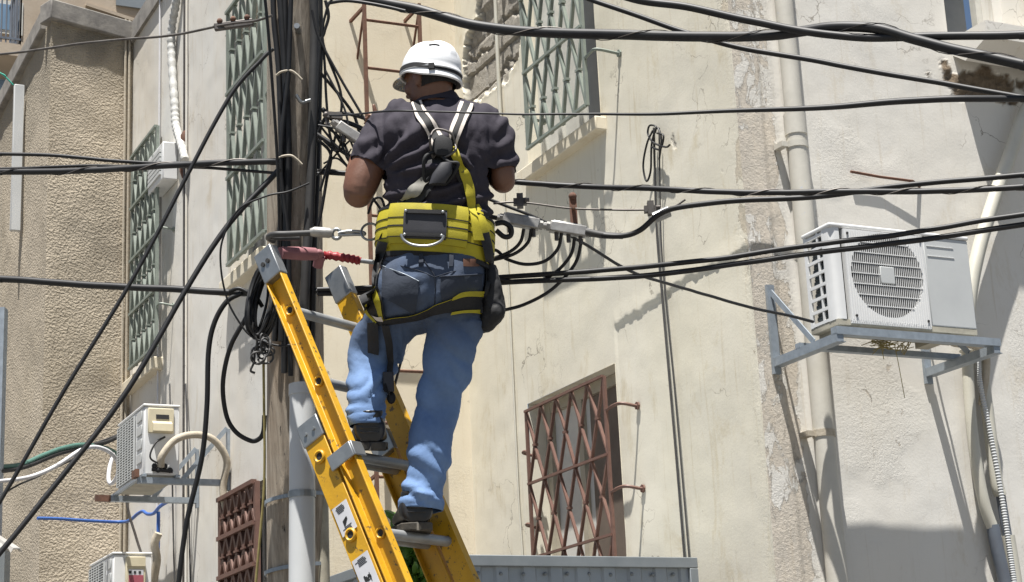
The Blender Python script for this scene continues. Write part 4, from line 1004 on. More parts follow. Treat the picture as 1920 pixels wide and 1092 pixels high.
# straight thin line at x 500-515 in front of the bundle
cable('hanging_cable', 'thin black line dropping along the left edge of the pole bundle', ((495, -20), (503, 60), (512, 180), (520, 300), (524, 420), (522, 500)), 6, 6.75, 6.75, group='hanging cables left of the pole')
# right side tangles by the worker's left hand
tang = [(((600, 40), (608, 110), (612, 190), (620, 260), (640, 300), (690, 360), (735, 420)), 5, 'black wire slanting down from the pole to behind the left elbow'),
 (((585, 18), (598, 70), (640, 150), (690, 235)), 5, 'black wire from the pole top slanting to the work junction'),
 (((604, 205), (625, 225), (655, 232), (690, 250), (705, 272)), 9, 'black cable bent over the junction at the left hand'),
 (((598, 250), (612, 222), (640, 214), (668, 218), (700, 228)), 7, 'black loop above the junction at the left hand'),
 (((596, 262), (620, 290), (612, 340), (602, 400), (592, 440)), 6, 'black wire curving back to the pole below the junction'),
 (((600, 230), (640, 262), (655, 300), (650, 320)), 5, 'thin black wire dropping from the junction to the level cable'),
 (((595, 330), (640, 280), (668, 255), (690, 243)), 4, 'thin wire crossing up from the level cable to the junction'),
 (((610, 0), (616, 30), (608, 60), (600, 100), (590, 300), (586, 420)), 6, 'black wire hanging along the right side of the pole'),
 (((628, -10), (612, 20), (606, 80), (640, 180), (628, 260), (600, 360)), 5, 'thin black wire waving right of the pole'),
 (((612, 8), (650, 2), (700, 8), (760, 20)), 7, 'short black cable lashed under the thick cable at the pole top'),
 (((690, 400), (700, 375), (715, 372), (722, 400), (712, 430)), 5, 'thin black loop behind the belt at the left hip'),
 (((595, 325), (700, 328), (800, 335)), 6, 'level black cable from the pole passing behind the left elbow'),
 (((772, 600), (757, 660), (735, 745), (728, 790)), 5, 'black wire hanging between the legs of the worker')]
for pts, t, lab in tang: cable('loose_wire', lab, pts, t, 6.95, 6.9, group='loose wires right of the pole')
for i in range(7):
    x0, y0, x1, y1 = RND.uniform(596, 612), RND.uniform(120, 430), RND.uniform(655, 700), RND.uniform(215, 330)
    cable('loose_wire', 'one of the thin tangled black wires between the pole and the left arm', ((x0, y0), ((x0*2+x1)/3+RND.uniform(-12, 12), (y0*2+y1)/3+RND.uniform(-10, 35)), ((x0+x1*2)/3+RND.uniform(-10, 10), (y0+y1*2)/3+RND.uniform(-5, 30)), (x1, y1)), RND.uniform(2.6, 4.5), 6.92, 6.85, group='thin tangled wires')
metalbox('cable_tap', 'grey metal cable tap bar with bolts at the left hand of the worker', (622, 228), (712, 288), .035, .04, 6.85, 3, 'cable tap')
m = MB(); p = W(612, 216, 6.8); m.ball(p, .014, seg=8, rows=6); m.box(p+V((.03, 0, -.004)), V((.03, 0, -.004)), V((0, .01, 0)), UP*.012); m.tube([p, p-UP*.04], .006, 6); tag(m.build('line_clamp', MT['wire_steel'], None, 40), 'small metal clamp on the shoulder level cable next to the pole', 'clamp')
# wires on the walls
for px, r_, lab in ((((1226, 240), (1228, 330), (1232, 440), (1242, 560), (1256, 720), (1270, 880), (1283, 1040), (1288, 1092)), .007, 'dark wire running down the cream wall, left of its pair'),
                   (((1236, 240), (1237, 340), (1240, 460), (1250, 580), (1265, 730), (1278, 880), (1290, 1020), (1296, 1092)), .005, 'thin wire running down the cream wall, right of its pair')):
    m = MB(); m.tube(spline([FB.p(*FB.hit(x, y, .03), .03) for x, y in px], 8), r_, 6); tag(m.build('wall_wire', MT['cable_grey'], None, 60), lab, 'wire', 'wires down the cream wall')
m = MB()
for (pts) in (((1224, 245), (1213, 270), (1206, 310), (1212, 340), (1220, 320), (1222, 270), (1232, 240), (1240, 262), (1236, 300)), ((1228, 250), (1230, 238), (1218, 236), (1215, 252), (1226, 268), (1248, 276), (1256, 272)), ((1232, 250), (1244, 255), (1238, 280), (1222, 276))):
    m.tube(spline([FB.p(*FB.hit(x, y, .05), .05) for x, y in pts], 8), .006, 6)
tag(m.build('wire_loops', MT['cable'], None, 60), 'small looped black wire ends hung on the cream wall right of the green window', 'wire')
m = MB(); m.tube([FB.p(*FB.hit(928, -20, .03), .03), FB.p(*FB.hit(934, 130, .03), .03), FB.p(*FB.hit(942, 300, .03), .03)], .014, 8); m.tube([FB.p(*FB.hit(942, 300, .02), .02), FB.p(*FB.hit(955, 560, .02), .02), FB.p(*FB.hit(972, 930, .02), .02), FB.p(*FB.hit(984, 1100, .02), .02)], .006, 6)
tag(m.build('wall_conduit', MT['pipe_beige'], None, 60), 'slim pale conduit crossing the broken plaster left of the green window', 'conduit')
# lower left hoses
cable('hose', 'green hose from the left edge curving to the left air conditioner', ((-40, 876), (0, 876), (40, 872), (80, 855), (120, 841), (160, 835), (200, 842), (238, 864)), 10, 13.5, 15.2, 'green_cable', group=None, cat='hose')
cable('hose', 'black hose lying on the green hose at the lower left', ((-40, 886), (20, 882), (60, 872), (110, 852), (160, 838), (200, 830), (238, 812)), 8, 13.45, 15.2, group=None, cat='hose')
cable('hose', 'white hose looping under the green hose at the lower left', ((-40, 908), (0, 904), (60, 893), (110, 872), (150, 845), (178, 838), (205, 848), (221, 868), (220, 893), (210, 907), (204, 902), (205, 880), (212, 850)), 8, 13.4, 15.0, 'white_cable', group=None, cat='hose')
cable('hose', 'thin black lead between the white hose and the lower left edge', ((-40, 935), (0, 928), (40, 908), (90, 884), (150, 855)), 4, 13.4, 15, group=None, cat='cable')
cable('hose', 'thin black lead from the hoses to the air conditioner top', ((150, 842), (190, 828), (225, 815), (240, 806)), 5, 14.9, 15.3, group=None, cat='cable')
cable('grey_lead', 'grey lead hanging in front of the left air conditioner down to the lower unit', ((236, 812), (233, 860), (234, 910), (241, 960), (256, 1010), (268, 1050), (275, 1100)), 5, 15.2, 14.9, 'wire_steel', group=None)
blue = [(70, 972), (110, 973), (170, 977), (225, 979), (243, 976), (258, 964), (268, 959), (276, 964), (288, 963), (300, 950), (318, 939)]
m = MB(); pp = []
for x, y in blue:
    if x < 240: pp.append(FE.p(*FE.hit(x, y, .16), .16))
    else: pp.append(FA.p(*FA.hit(x, y, .12), .12))
m.tube(spline(pp, 8), .015, 8); m.tube([FA.p(*FA.hit(297, 960, .1), .1), FA.p(*FA.hit(296, 1064, .1), .1)], .016, 8)
tag(m.build('blue_conduit', MT['blue_cable'], None, 60), 'bright blue conduit sagging across the stucco wall below the left air conditioner', 'conduit')
cable('teal_wire', 'thin teal wire loop at the upper left edge', ((-20, 125), (5, 140), (25, 160)), 3, 14, 14, 'teal_wire', group=None, cat='wire')
for px, lab in (((322, 960), 'first thin wire hanging on the white wall below the left air conditioner'), ((352, 960), 'second thin wire hanging on the white wall below the left air conditioner')):
    m = MB(); x, y = px; m.tube(spline([FA.p(*FA.hit(x-4, 720, .03), .03), FA.p(*FA.hit(x, 850, .05), .05), FA.p(*FA.hit(x+3, 1000, .03), .03), FA.p(*FA.hit(x+6, 1120, .03), .03)], 8), .008, 6); tag(m.build('wall_wire', MT['cable_grey'], None, 60), lab, 'wire')
# ================================================================== ladder
T = W(505, 478, 6.62); u = V((math.sin(math.radians(35)), math.cos(math.radians(35)), 0)); vv = V((u.y, -u.x, 0))
def solveL():
    lo, hi = .2, .8
    for _ in range(40):
        L = (lo+hi)/2; z = T.z
        # find where py=1092
        a, b = 0.0, 3.0
        for _ in range(40):
            c = (a+b)/2; q = proj(T+vv*(L*c)-UP*c)
            if q[1] < 1092: a = c
            else: b = c
        if q[0] < 755: lo = L
        else: hi = L
    return L
LL = solveL(); ld = (vv*LL-UP).normalized(); lm = (vv+UP*LL).normalized()    # along the rail (down), normal on the climber's side
LADLEN = T.z/-ld.z
def krail(y):
    a, b = 0.0, 2.2
    for _ in range(40):
        c = (a+b)/2
        if proj(T+ld*c)[1] < y: a = c
        else: b = c
    return a
k0 = krail(583); kst = (krail(1000)-k0)/3
lad = empty('extension_ladder', V(((T+ld*LADLEN).x, (T+ld*LADLEN).y, 0)), 'yellow two section extension ladder leaning on the utility pole', 'ladder')
WID = .355; CH = .078; FLG = .034
def channel(p, q, out, mat, name, ch=CH, fl=FLG):
    m = MB(); t = .006; h = ch/2
    prof = [(0, -h), (fl, -h), (fl, -h+t), (t, -h+t), (t, h-t), (fl, h-t), (fl, h), (0, h)]
    m.prism(prof, p, q, out, lm); return m.build(name, mat, lad, 20, bevel=.0015)
rails = []
for side, off in ((-1, 0), (1, WID)):
    a = T+u*off+ld*.10; b = T+u*off+ld*(LADLEN-1.6)
    rl_ = channel(a, b, u*side, MT['yellow'], 'rail'); rails.append(rl_)
    m = MB(); h = CH/2+.004
    m.prism([(-.004, -h), (FLG+.004, -h), (FLG+.004, h), (-.004, h)], T+u*off-ld*.012, T+u*off+ld*.115, u*side, lm); m.build('end_cap', MT['steel'], rl_, 30, bevel=.004)
    for dk in (.03, .055):
        m = MB(); c = T+u*off+u*side*(FLG+.004)+ld*(.045)+lm*(dk-.045)*1.0; m.tube([c-u*side*.002, c+u*side*.005], .009, 10); m.build('cap_bolt', MT['dark'], rl_, 40)
rungs = []
for i in range(0, 9):
    k = k0+kst*i
    if k > LADLEN-1.65: break
    a, b = T+ld*k-u*.003, T+ld*k+u*(WID+.003)
    m = MB(); n = 14; prof = []
    for j in range(n): t = 2*math.pi*j/n; prof.append((math.cos(t)*.020*(1 if abs(math.cos(t)) < .9 else .9), math.sin(t)*.017))
    m.prism(prof, a, b, lm, ld); rungs.append((a, b)); m.build('rung', MT['rung'], lad, 50)
    for e, sd in ((a, -1), (b, 1)):
        m = MB(); pts = []
        c = e+u*sd*.008
        ring = [c+(lm*math.cos(2*math.pi*j/16)+ld*math.sin(2*math.pi*j/16))*.017 for j in range(16)]
        m.tube(ring, .0045, 6, closed=True); m.build('rung_end', MT['yellow'], rails[0 if sd < 0 else 1], 60)
        m = MB(); m.tube([c-u*sd*.001, c+u*sd*.001], .0145, 12); m.build('rung_hole', MT['dark'], rails[0 if sd < 0 else 1], 40)
# base section, wider and underneath
BO = -.098; kb = 0
a, b = 0.0, 2.5
for _ in range(40):
    c = (a+b)/2
    if proj(T-u*.03+lm*BO+ld*c)[1] < 790: a = c
    else: b = c
kb = a; brails = []
for side, off in ((-1, -.03), (1, WID+.03)):
    p = T+u*off+lm*BO+ld*kb; q = T+u*off+lm*BO+ld*(LADLEN+.05)
    r_ = channel(p+ld*.075, q, u*-side, MT['yellow'], 'rail', .092, .03); brails.append(r_)
    m = MB(); h = .05; m.prism([(-.035, -h), (.006, -h), (.006, h), (-.035, h)], p, p+ld*.085, u*side, lm); m.build('end_cap', MT['steel'], r_, 30, bevel=.004)
    for dl in (-.02, .02):
        m = MB(); c = p+u*side*.006+ld*.045+lm*dl; m.tube([c, c+u*side*.006], .007, 8); m.build('cap_bolt', MT['steel'], r_, 40)
    m = MB(); c = T+u*off+lm*BO+ld*(LADLEN+.05); m.box(c+UP*.03+lm*.0, u*.04, vv*.07, UP*.03); m.build('foot', MT['dark'], r_, 30, bevel=.01)
ka = krail(862)-.02
i = 0
while True:
    fy = proj(T+ld*(k0+kst*(2+i)))[1]; k = k0+kst*(2+i)-.2
    while proj(T+lm*BO+ld*k)[1] < fy+4: k += .002
    if k < kb+.1: i += 1; continue
    if k > LADLEN-.1: break
    a, b = T+ld*k+lm*BO-u*.032, T+ld*k+lm*BO+u*(WID+.032)
    m = MB(); m.tube([a, b], .018, 14); m.build('rung', MT['rung'], lad, 50)
    for e, sd in ((a, -1), (b, 1)):
        c = e+u*sd*.004; m = MB(); ring = [c+(lm*math.cos(2*math.pi*j/16)+ld*math.sin(2*math.pi*j/16))*.019 for j in range(16)]
        m.tube(ring, .006, 6, closed=True); m.build('rung_end', MT['yellow'], brails[0 if sd < 0 else 1], 60)
        m = MB(); m.tube([c-u*sd*.002, c+u*sd*.001], .016, 12); m.build('rung_hole', MT['dark'], brails[0 if sd < 0 else 1], 40)
    i += 1
# guide bracket clamping the sections
for side, off in ((-1, 0), (1, WID)):
    kc_ = krail(855); c = T+u*off+ld*kc_
    m = MB(); m.box(c+lm*(CH/2+.006)+u*side*.012, u*.03, lm*.004, ld*.028); m.box(c+u*side*(FLG+.008)+lm*-.012, u*.004, lm*.055, ld*.028); m.build('guide_bracket', MT['steel'], lad, 30, bevel=.003)
# stickers on the base rail's outer web
def sticker(k, dl, wl, hl, mark):
    side = -1; c = T-u*.03+lm*(BO+dl)+ld*k-u*.0032
    m = MB(); m.box(c, u*.0008, lm*wl/2, ld*hl/2); s_ = m.build('sticker', MT['sticker'], brails[0], 0)
    m = MB()
    for (x, y, a, b) in mark: m.box(c-u*.0012+lm*x+ld*y, u*.0006, lm*a, ld*b)
    m.build('print', MT['ink'], s_, 0)
kk = lambda y: next(c/500 for c in range(0, 3000) if proj(T-u*.03+lm*BO+ld*(c/500))[1] > y)
txt = lambda y0, n_, w_, x0=0: [(x0+(RND.random()-.5)*.008, y0+.0055*i, w_*(.6+.4*RND.random()), .0011) for i in range(n_)]
sticker(kk(972), 0, .07, .11, txt(-.048, 5, .022)+txt(.030, 4, .022)+[(-.008+.004*i, .016-.003*i, .0032, .010-.0012*i) for i in range(5)])
sticker(kk(1082), 0, .075, .16, txt(-.07, 5, .024)+[(-.012+.006*i, .0+.004*(i % 3), .0035, .009-.001*i) for i in range(5)]+[(-.004, .012, .018, .0012), (.012, .005, .0012, .016)]+txt(.045, 4, .02))
# strap padding where the ladder meets the pole
ps = empty('pole_strap', T+u*.1, 'faded pink rubber padded strap at the ladder top with red grip behind', 'strap')
m = MB(); a = W(525, 474, 6.66); b = W(590, 477, 6.78); m.tube([a, a.lerp(b, .1), a.lerp(b, .6), b], [.021, .023, .026, .024], 12); m.build('pad', MT['pink'], ps, 50)
m = MB(); m.ball(W(597, 477, 6.79), .022, .03, .018); m.tube([W(600, 480, 6.80), W(596, 500, 6.82)], .02, 10); m.build('joint', MT['pink'], ps, 50)
m = MB(); c = spline([W(x, y, 6.82) for x, y in ((604, 482), (616, 479), (640, 483), (660, 486), (676, 490))], 6); m.tube(c, [.016+.003*math.sin(i*2.1) for i in range(len(c))], 10); m.build('grip', MT['red'], ps, 50)
m = MB(); m.tube([W(674, 489, 6.82), W(700, 492, 6.78)], .009, 8); m.build('rod', MT['steel'], ps, 50)
# positioning lanyard: hook rod around the pole to the belt ring
ly = empty('lanyard', W(560, 436, 6.62), 'grey positioning lanyard with snap hook between pole and belt ring', 'lanyard')
m = MB(); m.tube(spline([W(x, y, d) for x, y, d in ((512, 452, 6.85), (503, 446, 6.72), (512, 440, 6.6), (540, 439, 6.58), (585, 437, 6.56))], 8), .011, 10)
m.tube(spline([W(x, y, d) for x, y, d in ((503, 446, 6.72), (525, 447, 6.66), (560, 447, 6.70))], 8), .009, 10); m.build('rope', MT['cable_grey'], ly, 50)
m = MB(); m.tube([W(582, 436, 6.56), W(590, 435, 6.56), W(618, 437, 6.55), W(624, 438, 6.55)], [.014, .019, .019, .014], 12); m.build('sleeve', MT['alu'], ly, 50)
m = MB(); cc_ = W(631, 439, 6.55); pts = [cc_+V((.016*math.cos(2*math.pi*j/18), 0, .018*math.sin(2*math.pi*j/18))) for j in range(18)]; m.tube(pts, .007, 8, closed=True); m.build('eye', MT['steel'], ly, 50)
m = MB(); m.tube(spline([W(x, y, 6.53) for x, y in ((634, 438), (645, 435), (665, 434), (681, 436), (683, 440), (665, 440), (645, 441), (634, 440))], 5), .006, 8); m.build('snap_hook', MT['steel'], ly, 50)
m = MB(); cc_ = W(694, 435, 6.5); pts = [cc_+V((.032*math.cos(2*math.pi*j/22), .01*math.sin(2*math.pi*j/22), .034*math.sin(2*math.pi*j/22))) for j in range(22)]; m.tube(pts, .0045, 8, closed=True); m.build('ring', MT['steel'], ly, 50)

# dry twigs caught under the right unit
tw = MB(); tc = P(AW*.52, -.03, hB+.06)
for i in range(46):
    d = V((RND.uniform(-1, 1), RND.uniform(-1, 1), RND.uniform(-.45, .2))).normalized()*RND.uniform(.04, .13); c = tc+FC.t*RND.uniform(-.12, .12)+UP*RND.uniform(-.03, .02)
    tw.tube([c-d*.5, c+V((0, 0, RND.uniform(-.01, .01))), c+d*.5], .0025, 4)
for i in range(1): c = tc+FC.t*RND.uniform(-.08, .08); tw.tube(spline([c, c+FC.t*RND.uniform(-.02, .02)-UP*.12, c+FC.t*RND.uniform(-.02, .04)-UP*RND.uniform(.2, .36)], 6), .0022, 4)
tag(tw.build('twig_nest', MT['rope'], None, 40), 'tangle of dry twigs caught under the right air conditioner', 'twigs')
# ================================================================== the worker
MT['shirt'] = None
def cloth(name, c1, c2, wscale=900, wear=None, wearc=None, rough=.85, foldb=.25):
    m, nt, bs = nodes(name); n = NT(nt)
    bs.inputs['Roughness'].default_value = rough; bs.inputs['Specular IOR Level'].default_value = .2
    col = n.mix(n.ramp(n.noise(5, 5, .65), .35, .68), c1, c2)
    col = n.mix(n.math('MULTIPLY', n.ramp(n.noise(55, 5, .7), .4, .7), .25), col, tuple(x*.6 for x in c1))
    if wear:
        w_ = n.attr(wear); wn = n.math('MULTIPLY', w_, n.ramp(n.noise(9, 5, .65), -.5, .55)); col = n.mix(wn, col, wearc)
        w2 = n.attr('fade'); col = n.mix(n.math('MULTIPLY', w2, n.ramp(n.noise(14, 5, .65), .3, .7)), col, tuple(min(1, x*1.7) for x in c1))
    n.L(col, bs.inputs['Base Color'])
    b = n.bump(n.noise(18, 4, .6, None, .5), foldb, .012, None); n.bump(n.noise(420, 2, .5), .3, .0012, bs, b)
    return m
MT['shirt'] = cloth('dark_purple_grey_cotton', (.036, .032, .042), (.047, .042, .053))
MT['jeans'] = cloth('faded_blue_denim', (.135, .215, .375), (.10, .165, .305), wear='grime_shade', wearc=(.060, .074, .105))
MT['skin'] = pmat('tanned_skin', (.175, .083, .05), (.12, .055, .034), 9, .45, bump=.35, bscale=120, bdist=.002)
MT['hair'] = pmat('short_dark_hair', (.010, .008, .007), (.018, .015, .013), 90, .8, bump=.8, bscale=300)
MT['helmet'] = pmat('white_helmet_plastic', (.74, .75, .76), (.70, .71, .72), 4, .32, spots=(30, .74, (.50, .50, .49)))
MT['webbing'] = pmat('black_webbing', (.007, .007, .008), (.013, .013, .014), 20, .75, bump=.5, bscale=260, bdist=.001)
MT['webwhite'] = pmat('cream_webbing_edge', (.62, .56, .50), (.50, .45, .40), 30, .8)
MT['webyellow'] = pmat('yellow_webbing', (.42, .355, .012), (.29, .245, .012), 12, .7, bump=.5, bscale=220, bdist=.0012, spots=(18, .66, (.32, .28, .03)))
MT['greystrap'] = pmat('worn_grey_strap', (.30, .29, .25), (.22, .21, .18), 20, .7)
MT['patch'] = pmat('navy_black_pad', (.018, .018, .023), (.026, .026, .032), 12, .6, bump=.08, bscale=200)
MT['leather'] = pmat('black_shoe_leather', (.012, .012, .013), (.022, .021, .021), 14, .38, bump=.2, bscale=60)
MT['sole'] = pmat('dusty_shoe_sole', (.030, .027, .023), (.085, .073, .056), 12, .85, bump=.4, bscale=70)
MT['plastic_clear'] = pmat('smoky_visor_plastic', (.30, .25, .17), (.24, .20, .13), 8, .15)
MT['plastic_clear'].node_tree.nodes['Principled BSDF'].inputs['Transmission Weight'].default_value = .75
X, YY = V((1, 0, 0)), V((0, 1, 0))
Y0 = 6.12
def B(x, y, dy=0): return Y(x, y, Y0+dy)
def sc(p): return dep(p)/F
def remesh(mb, name, voxel, iters=3):
    me = mb.mesh(name+'_tmp'); import bmesh
    bm = bmesh.new(); bm.from_mesh(me); bmesh.ops.recalc_face_normals(bm, faces=bm.faces); bm.to_mesh(me); bm.free()
    o = bpy.data.objects.new(name+'_tmp', me); COL.objects.link(o)
    r = o.modifiers.new('r', 'REMESH'); r.mode = 'VOXEL'; r.voxel_size = voxel; r.adaptivity = 0
    s = o.modifiers.new('s', 'SMOOTH'); s.factor = .5; s.iterations = iters
    dg = bpy.context.evaluated_depsgraph_get(); dg.update()
    out = bpy.data.meshes.new_from_object(o.evaluated_get(dg)); out.name = name
    bpy.data.objects.remove(o); bpy.data.meshes.remove(me)
    return out
def displace(me, fn):
    ns = [v.normal.copy() for v in me.vertices]
    for v, n in zip(me.vertices, ns): v.co = v.co+n*fn(v.co, n)
    me.update()
def rings_px(rows, ex=0):
    out = []
    for (y, x, hw, ry, dy) in rows:
        c = B(x, y, dy); s = sc(c); out.append((c, X*hw*s, YY*ry))
    return out
def limb(m, pts, seg=20):
    """pts: (x,y,r_px,dy[,flat]) ; rings perpendicular to the limb"""
    C = [B(p[0], p[1], p[3]) for p in pts]; Rr = [p[2]*sc(c) for p, c in zip(pts, C)]
    c = spline(C, 6); n = len(pts); rs = []
    for i in range(len(c)):
        u = i/6; k = min(int(u), n-2); f = u-k; rs.append(Rr[k]*(1-f)+Rr[k+1]*f)
    m.tube(c, rs, seg); m.ball(C[0], Rr[0]*.98, seg=seg, rows=12); m.ball(C[-1], Rr[-1]*.98, seg=seg, rows=12)
    return c
per = empty('person', B(790, 990, .1), 'worker in white hard hat, dark shirt, jeans and yellow harness belt standing on the ladder', 'person')
# ---- body skin: head, neck, arms and hands in one mesh
HC = B(808, 152, -.02)
hy = math.radians(48)                      # head turned to the left
hf = V((-math.sin(hy), math.cos(hy), -.10)).normalized(); hs = hf.cross(UP).normalized(); hu = hs.cross(hf)
mb = MB()
def H(f, s, z): return HC+hf*f+hs*s+hu*z
hr = [(-.105, -.045, .030, .030), (-.09, .010, .048, .060), (-.07, .012, .058, .078), (-.045, .008, .066, .086), (-.015, .004, .071, .092), (.02, .0, .075, .097), (.06, -.004, .076, .098), (.095, -.006, .066, .086), (.12, -.008, .045, .06), (.132, -.008, .02, .03)]
mb.loft([(H(f, 0, z), hs*a, hf*b) for z, f, a, b in hr], 28, 2.2)
mb.ball(H(.055, 0, -.082), .034, .034, .030, (hs, hf, hu))     # chin
mb.loft([(H(.092, 0, .025), hs*.010, hf*.012), (H(.103, 0, .0), hs*.013, hf*.016), (H(.112, 0, -.018), hs*.017, hf*.019), (H(.098, 0, -.030), hs*.013, hf*.012)], 12)   # nose
mb.ball(H(.085, 0, -.052), .026, .018, .007, (hs, hf, hu)); mb.ball(H(.083, 0, -.062), .024, .017, .008, (hs, hf, hu))   # lips
mb.ball(H(.082, 0, .034), .055, .018, .012, (hs, hf, hu))     # brow
for s_ in (-1, 1):
    mb.ball(H(.06, s_*.045, -.02), .026, .026, .028, (hs, hf, hu))   # cheek
    mb.ball(H(-.008, s_*.080, -.005), .010, .022, .034, (hs, hf, hu)); mb.ball(H(-.006, s_*.078, -.032), .008, .012, .014, (hs, hf, hu))   # ear
nk = B(822, 215, .0)
mb.loft([(nk, X*.075, YY*.065), (B(820, 196, -.0), X*.066, YY*.062), (B(818, 180, -.005), X*.062, YY*.064), (B(814, 160, -.0), X*.060, YY*.068)], 24)
mb.loft([(B(822, 275, .02), X*.15, YY*.08), (B(822, 235, .02), X*.14, YY*.08), (nk, X*.075, YY*.06)], 24)
def arm_hand(pts, fwd, curl, palm_n):
    c = limb(mb, pts, 18)
    wr = B(*pts[-1][:2], pts[-1][3])
    f = fwd.normalized(); sd = f.cross(palm_n).normalized(); pn = sd.cross(f).normalized()
    # palm
    mb.loft([(wr-f*.01, sd*.028, pn*.021), (wr+f*.03, sd*.036, pn*.017), (wr+f*.07, sd*.042, pn*.015), (wr+f*.098, sd*.040, pn*.013)], 16, 2.4)
    for i, (o, ln) in enumerate(((-.030, .068), (-.010, .078), (.010, .074), (.030, .058))):
        p = wr+f*.092+sd*o; d = f.copy(); P_ = [p-f*.02]
        for k, (fr_, b_) in enumerate(((.46, curl*.8), (.30, curl*1.1), (.24, curl*.9))):
            d = (M.Rotation(b_, 3, sd) @ d).normalized(); P_.append(P_[-1]+d*(ln*fr_+(.02 if k == 0 else 0)))
        mb.tube(P_, [.0092, .0092, .0084, .007], 10); mb.ball(P_[-1], .0072, seg=8, rows=6)
    p = wr+f*.035-sd*.030; d = (f*.7-sd*.75-pn*.35).normalized(); P_ = [p]
    for ln, b_ in ((.035, .0), (.030, curl*.5), (.024, curl*.6)): d = (M.Rotation(b_, 3, sd) @ d).normalized(); P_.append(P_[-1]+d*ln)
    mb.tube(P_, [.013, .0115, .0105, .008], 10); mb.ball(P_[-1], .0082, seg=8, rows=6)
arm_hand([(725, 240, 34, 0), (700, 290, 34, -.02), (677, 345, 33, -.035), (672, 362, 28, -.03), (674, 328, 27, .06), (682, 290, 23, .12), (692, 258, 17, .17)], V((.25, .75, .55)), -.55, V((.9, .1, -.4)))
arm_hand([(922, 242, 28, 0), (938, 290, 24, -.01), (943, 335, 23, .0), (941, 338, 23, .03), (925, 322, 24, .11), (890, 300, 21, .20), (860, 285, 17, .26)], V((-.5, .8, .35)), -.6, V((.2, .1, -1)))
bme = remesh(mb, 'body', .0065, 3)
body = link('body', bme, MT['skin'], per, 0); bme.shade_smooth()
# eyes and hair
for s_ in (-1, 1):
    m = MB(); m.ball(H(.084, s_*.032, .012), .0115, seg=12, rows=8); m.build('eye', MT['helmet'], body, 60)
m = MB(); m.loft([(H(-.012, 0, -.046), hs*.066, hf*.084), (H(-.010, 0, -.02), hs*.0765, hf*.094), (H(-.010, 0, .03), hs*.079, hf*.096), (H(-.01, 0, .08), hs*.074, hf*.09), (H(-.01, 0, .11), hs*.05, hf*.06)], 28, 2.2)
import bmesh
hm = m.mesh('hair')
bm = bmesh.new(); bm.from_mesh(hm)
dl = [v for v in bm.verts if (v.co-HC).dot(hf) > .035-.0*(v.co-HC).dot(hu) or ((v.co-HC).dot(hf) > -.005 and (v.co-HC).dot(hu) < .02)]
bmesh.ops.delete(bm, geom=dl, context='VERTS'); bm.to_mesh(hm); bm.free()
link('hair', hm, MT['hair'], body, 60)
# ---- shirt
TOR = [(492, 815, 98, .130, 0), (470, 815, 101, .135, 0), (430, 817, 101, .138, 0), (390, 820, 100, .138, 0), (345, 822, 103, .142, -.005), (300, 824, 108, .147, -.01), (262, 825, 112, .145, -.01), (238, 824, 112, .130, 0), (220, 823, 100, .108, .005), (205, 822, 74, .090, .01), (194, 821, 46, .076, .01), (184, 821, 36, .07, .01)]
mb = MB(); mb.loft(rings_px(TOR), 36, 2.35)
limb(mb, [(745, 232, 40, 0), (722, 252, 42, -.005), (702, 285, 41, -.02), (687, 315, 38, -.03)])
limb(mb, [(900, 232, 40, 0), (926, 256, 40, -.005), (937, 290, 34, -.005), (942, 318, 31, 0)])
mb.ball(B(775, 262, -.085), .085, .05, .12); mb.ball(B(872, 262, -.085), .085, .05, .12)    # shoulder blades
sme = remesh(mb, 'shirt', .0085, 6)
cutL = (B(687, 312, -.03), (B(687, 312, -.03)-B(712, 268, -.02)).normalized()); cutR = (B(947, 322, 0), (B(947, 322, 0)-B(938, 280, 0)).normalized())
bm = bmesh.new(); bm.from_mesh(sme)
for cp_, cn_ in (cutL, cutR):
    bmesh.ops.bisect_plane(bm, geom=bm.verts[:]+bm.edges[:]+bm.faces[:], plane_co=cp_, plane_no=cn_, dist=1e-5)
    bmesh.ops.delete(bm, geom=[v for v in bm.verts if (v.co-cp_).dot(cn_) > 1e-4 and (v.co-cp_).length < .095], context='VERTS')
bm.to_mesh(sme); bm.free(); sme.update()
# drag folds: radiating from the left armpit and horizontal at the waist
def shirt_fold(p, n):
    x, y = proj(p); h = 0
    if n.y < .4:
        # long folds from left armpit (705,330) up and towards the D ring
        dx, dy = x-700, y-330
        ang = math.atan2(-dy, dx); r_ = math.hypot(dx, dy)
        w_ = sm(r_, 20, 60)*(1-sm(r_, 130, 210))*sm(ang, -.1, .15)*(1-sm(ang, 1.3, 1.6))
        ph = ang*17+2.2*NZ.noise(V((x*.012, y*.012, 2)))
        h += w_*.019*(math.sin(ph)*.6+.4*abs(math.sin(ph*.5+1)))
        # right side folds
        dx, dy = x-905, y-330; ang = math.atan2(-dy, -dx); r_ = math.hypot(dx, dy)
        w_ = sm(r_, 15, 40)*(1-sm(r_, 70, 130))*(1-sm(abs(ang-.2), .5, .9))
        h += w_*.015*math.sin(ang*12+1.5*NZ.noise(V((x*.02, y*.02, 5))))
        # waist gather
        w_ = sm(y, 345, 375)
        h += w_*.013*math.sin(y*.22+x*.03+2.5*NZ.noise(V((x*.02, y*.02, 8))))
    # sleeves
    sl_ = max(sm(-(x-722), 0, 15), sm(x-925, 0, 12))
    h += sl_*.006*math.sin((y+x*.6)*.16+3*NZ.noise(V((x*.02, y*.02, 4))))
    q1 = abs(NZ.noise(V(((x+y*.8)*.022, (y-x)*.012, 21)))); q2 = abs(NZ.noise(V(((x-y*.5)*.045, (y+x)*.02, 25))))
    h += .010*(min(1, q1*2.4)-.5)*(.4+.6*sm(y, 230, 330))+.005*(min(1, q2*2.4)-.5)+.002*NZ.noise(p*22)
    return h
displace(sme, shirt_fold)
shirt = link('shirt', sme, MT['shirt'], per, 0); sme.shade_smooth()
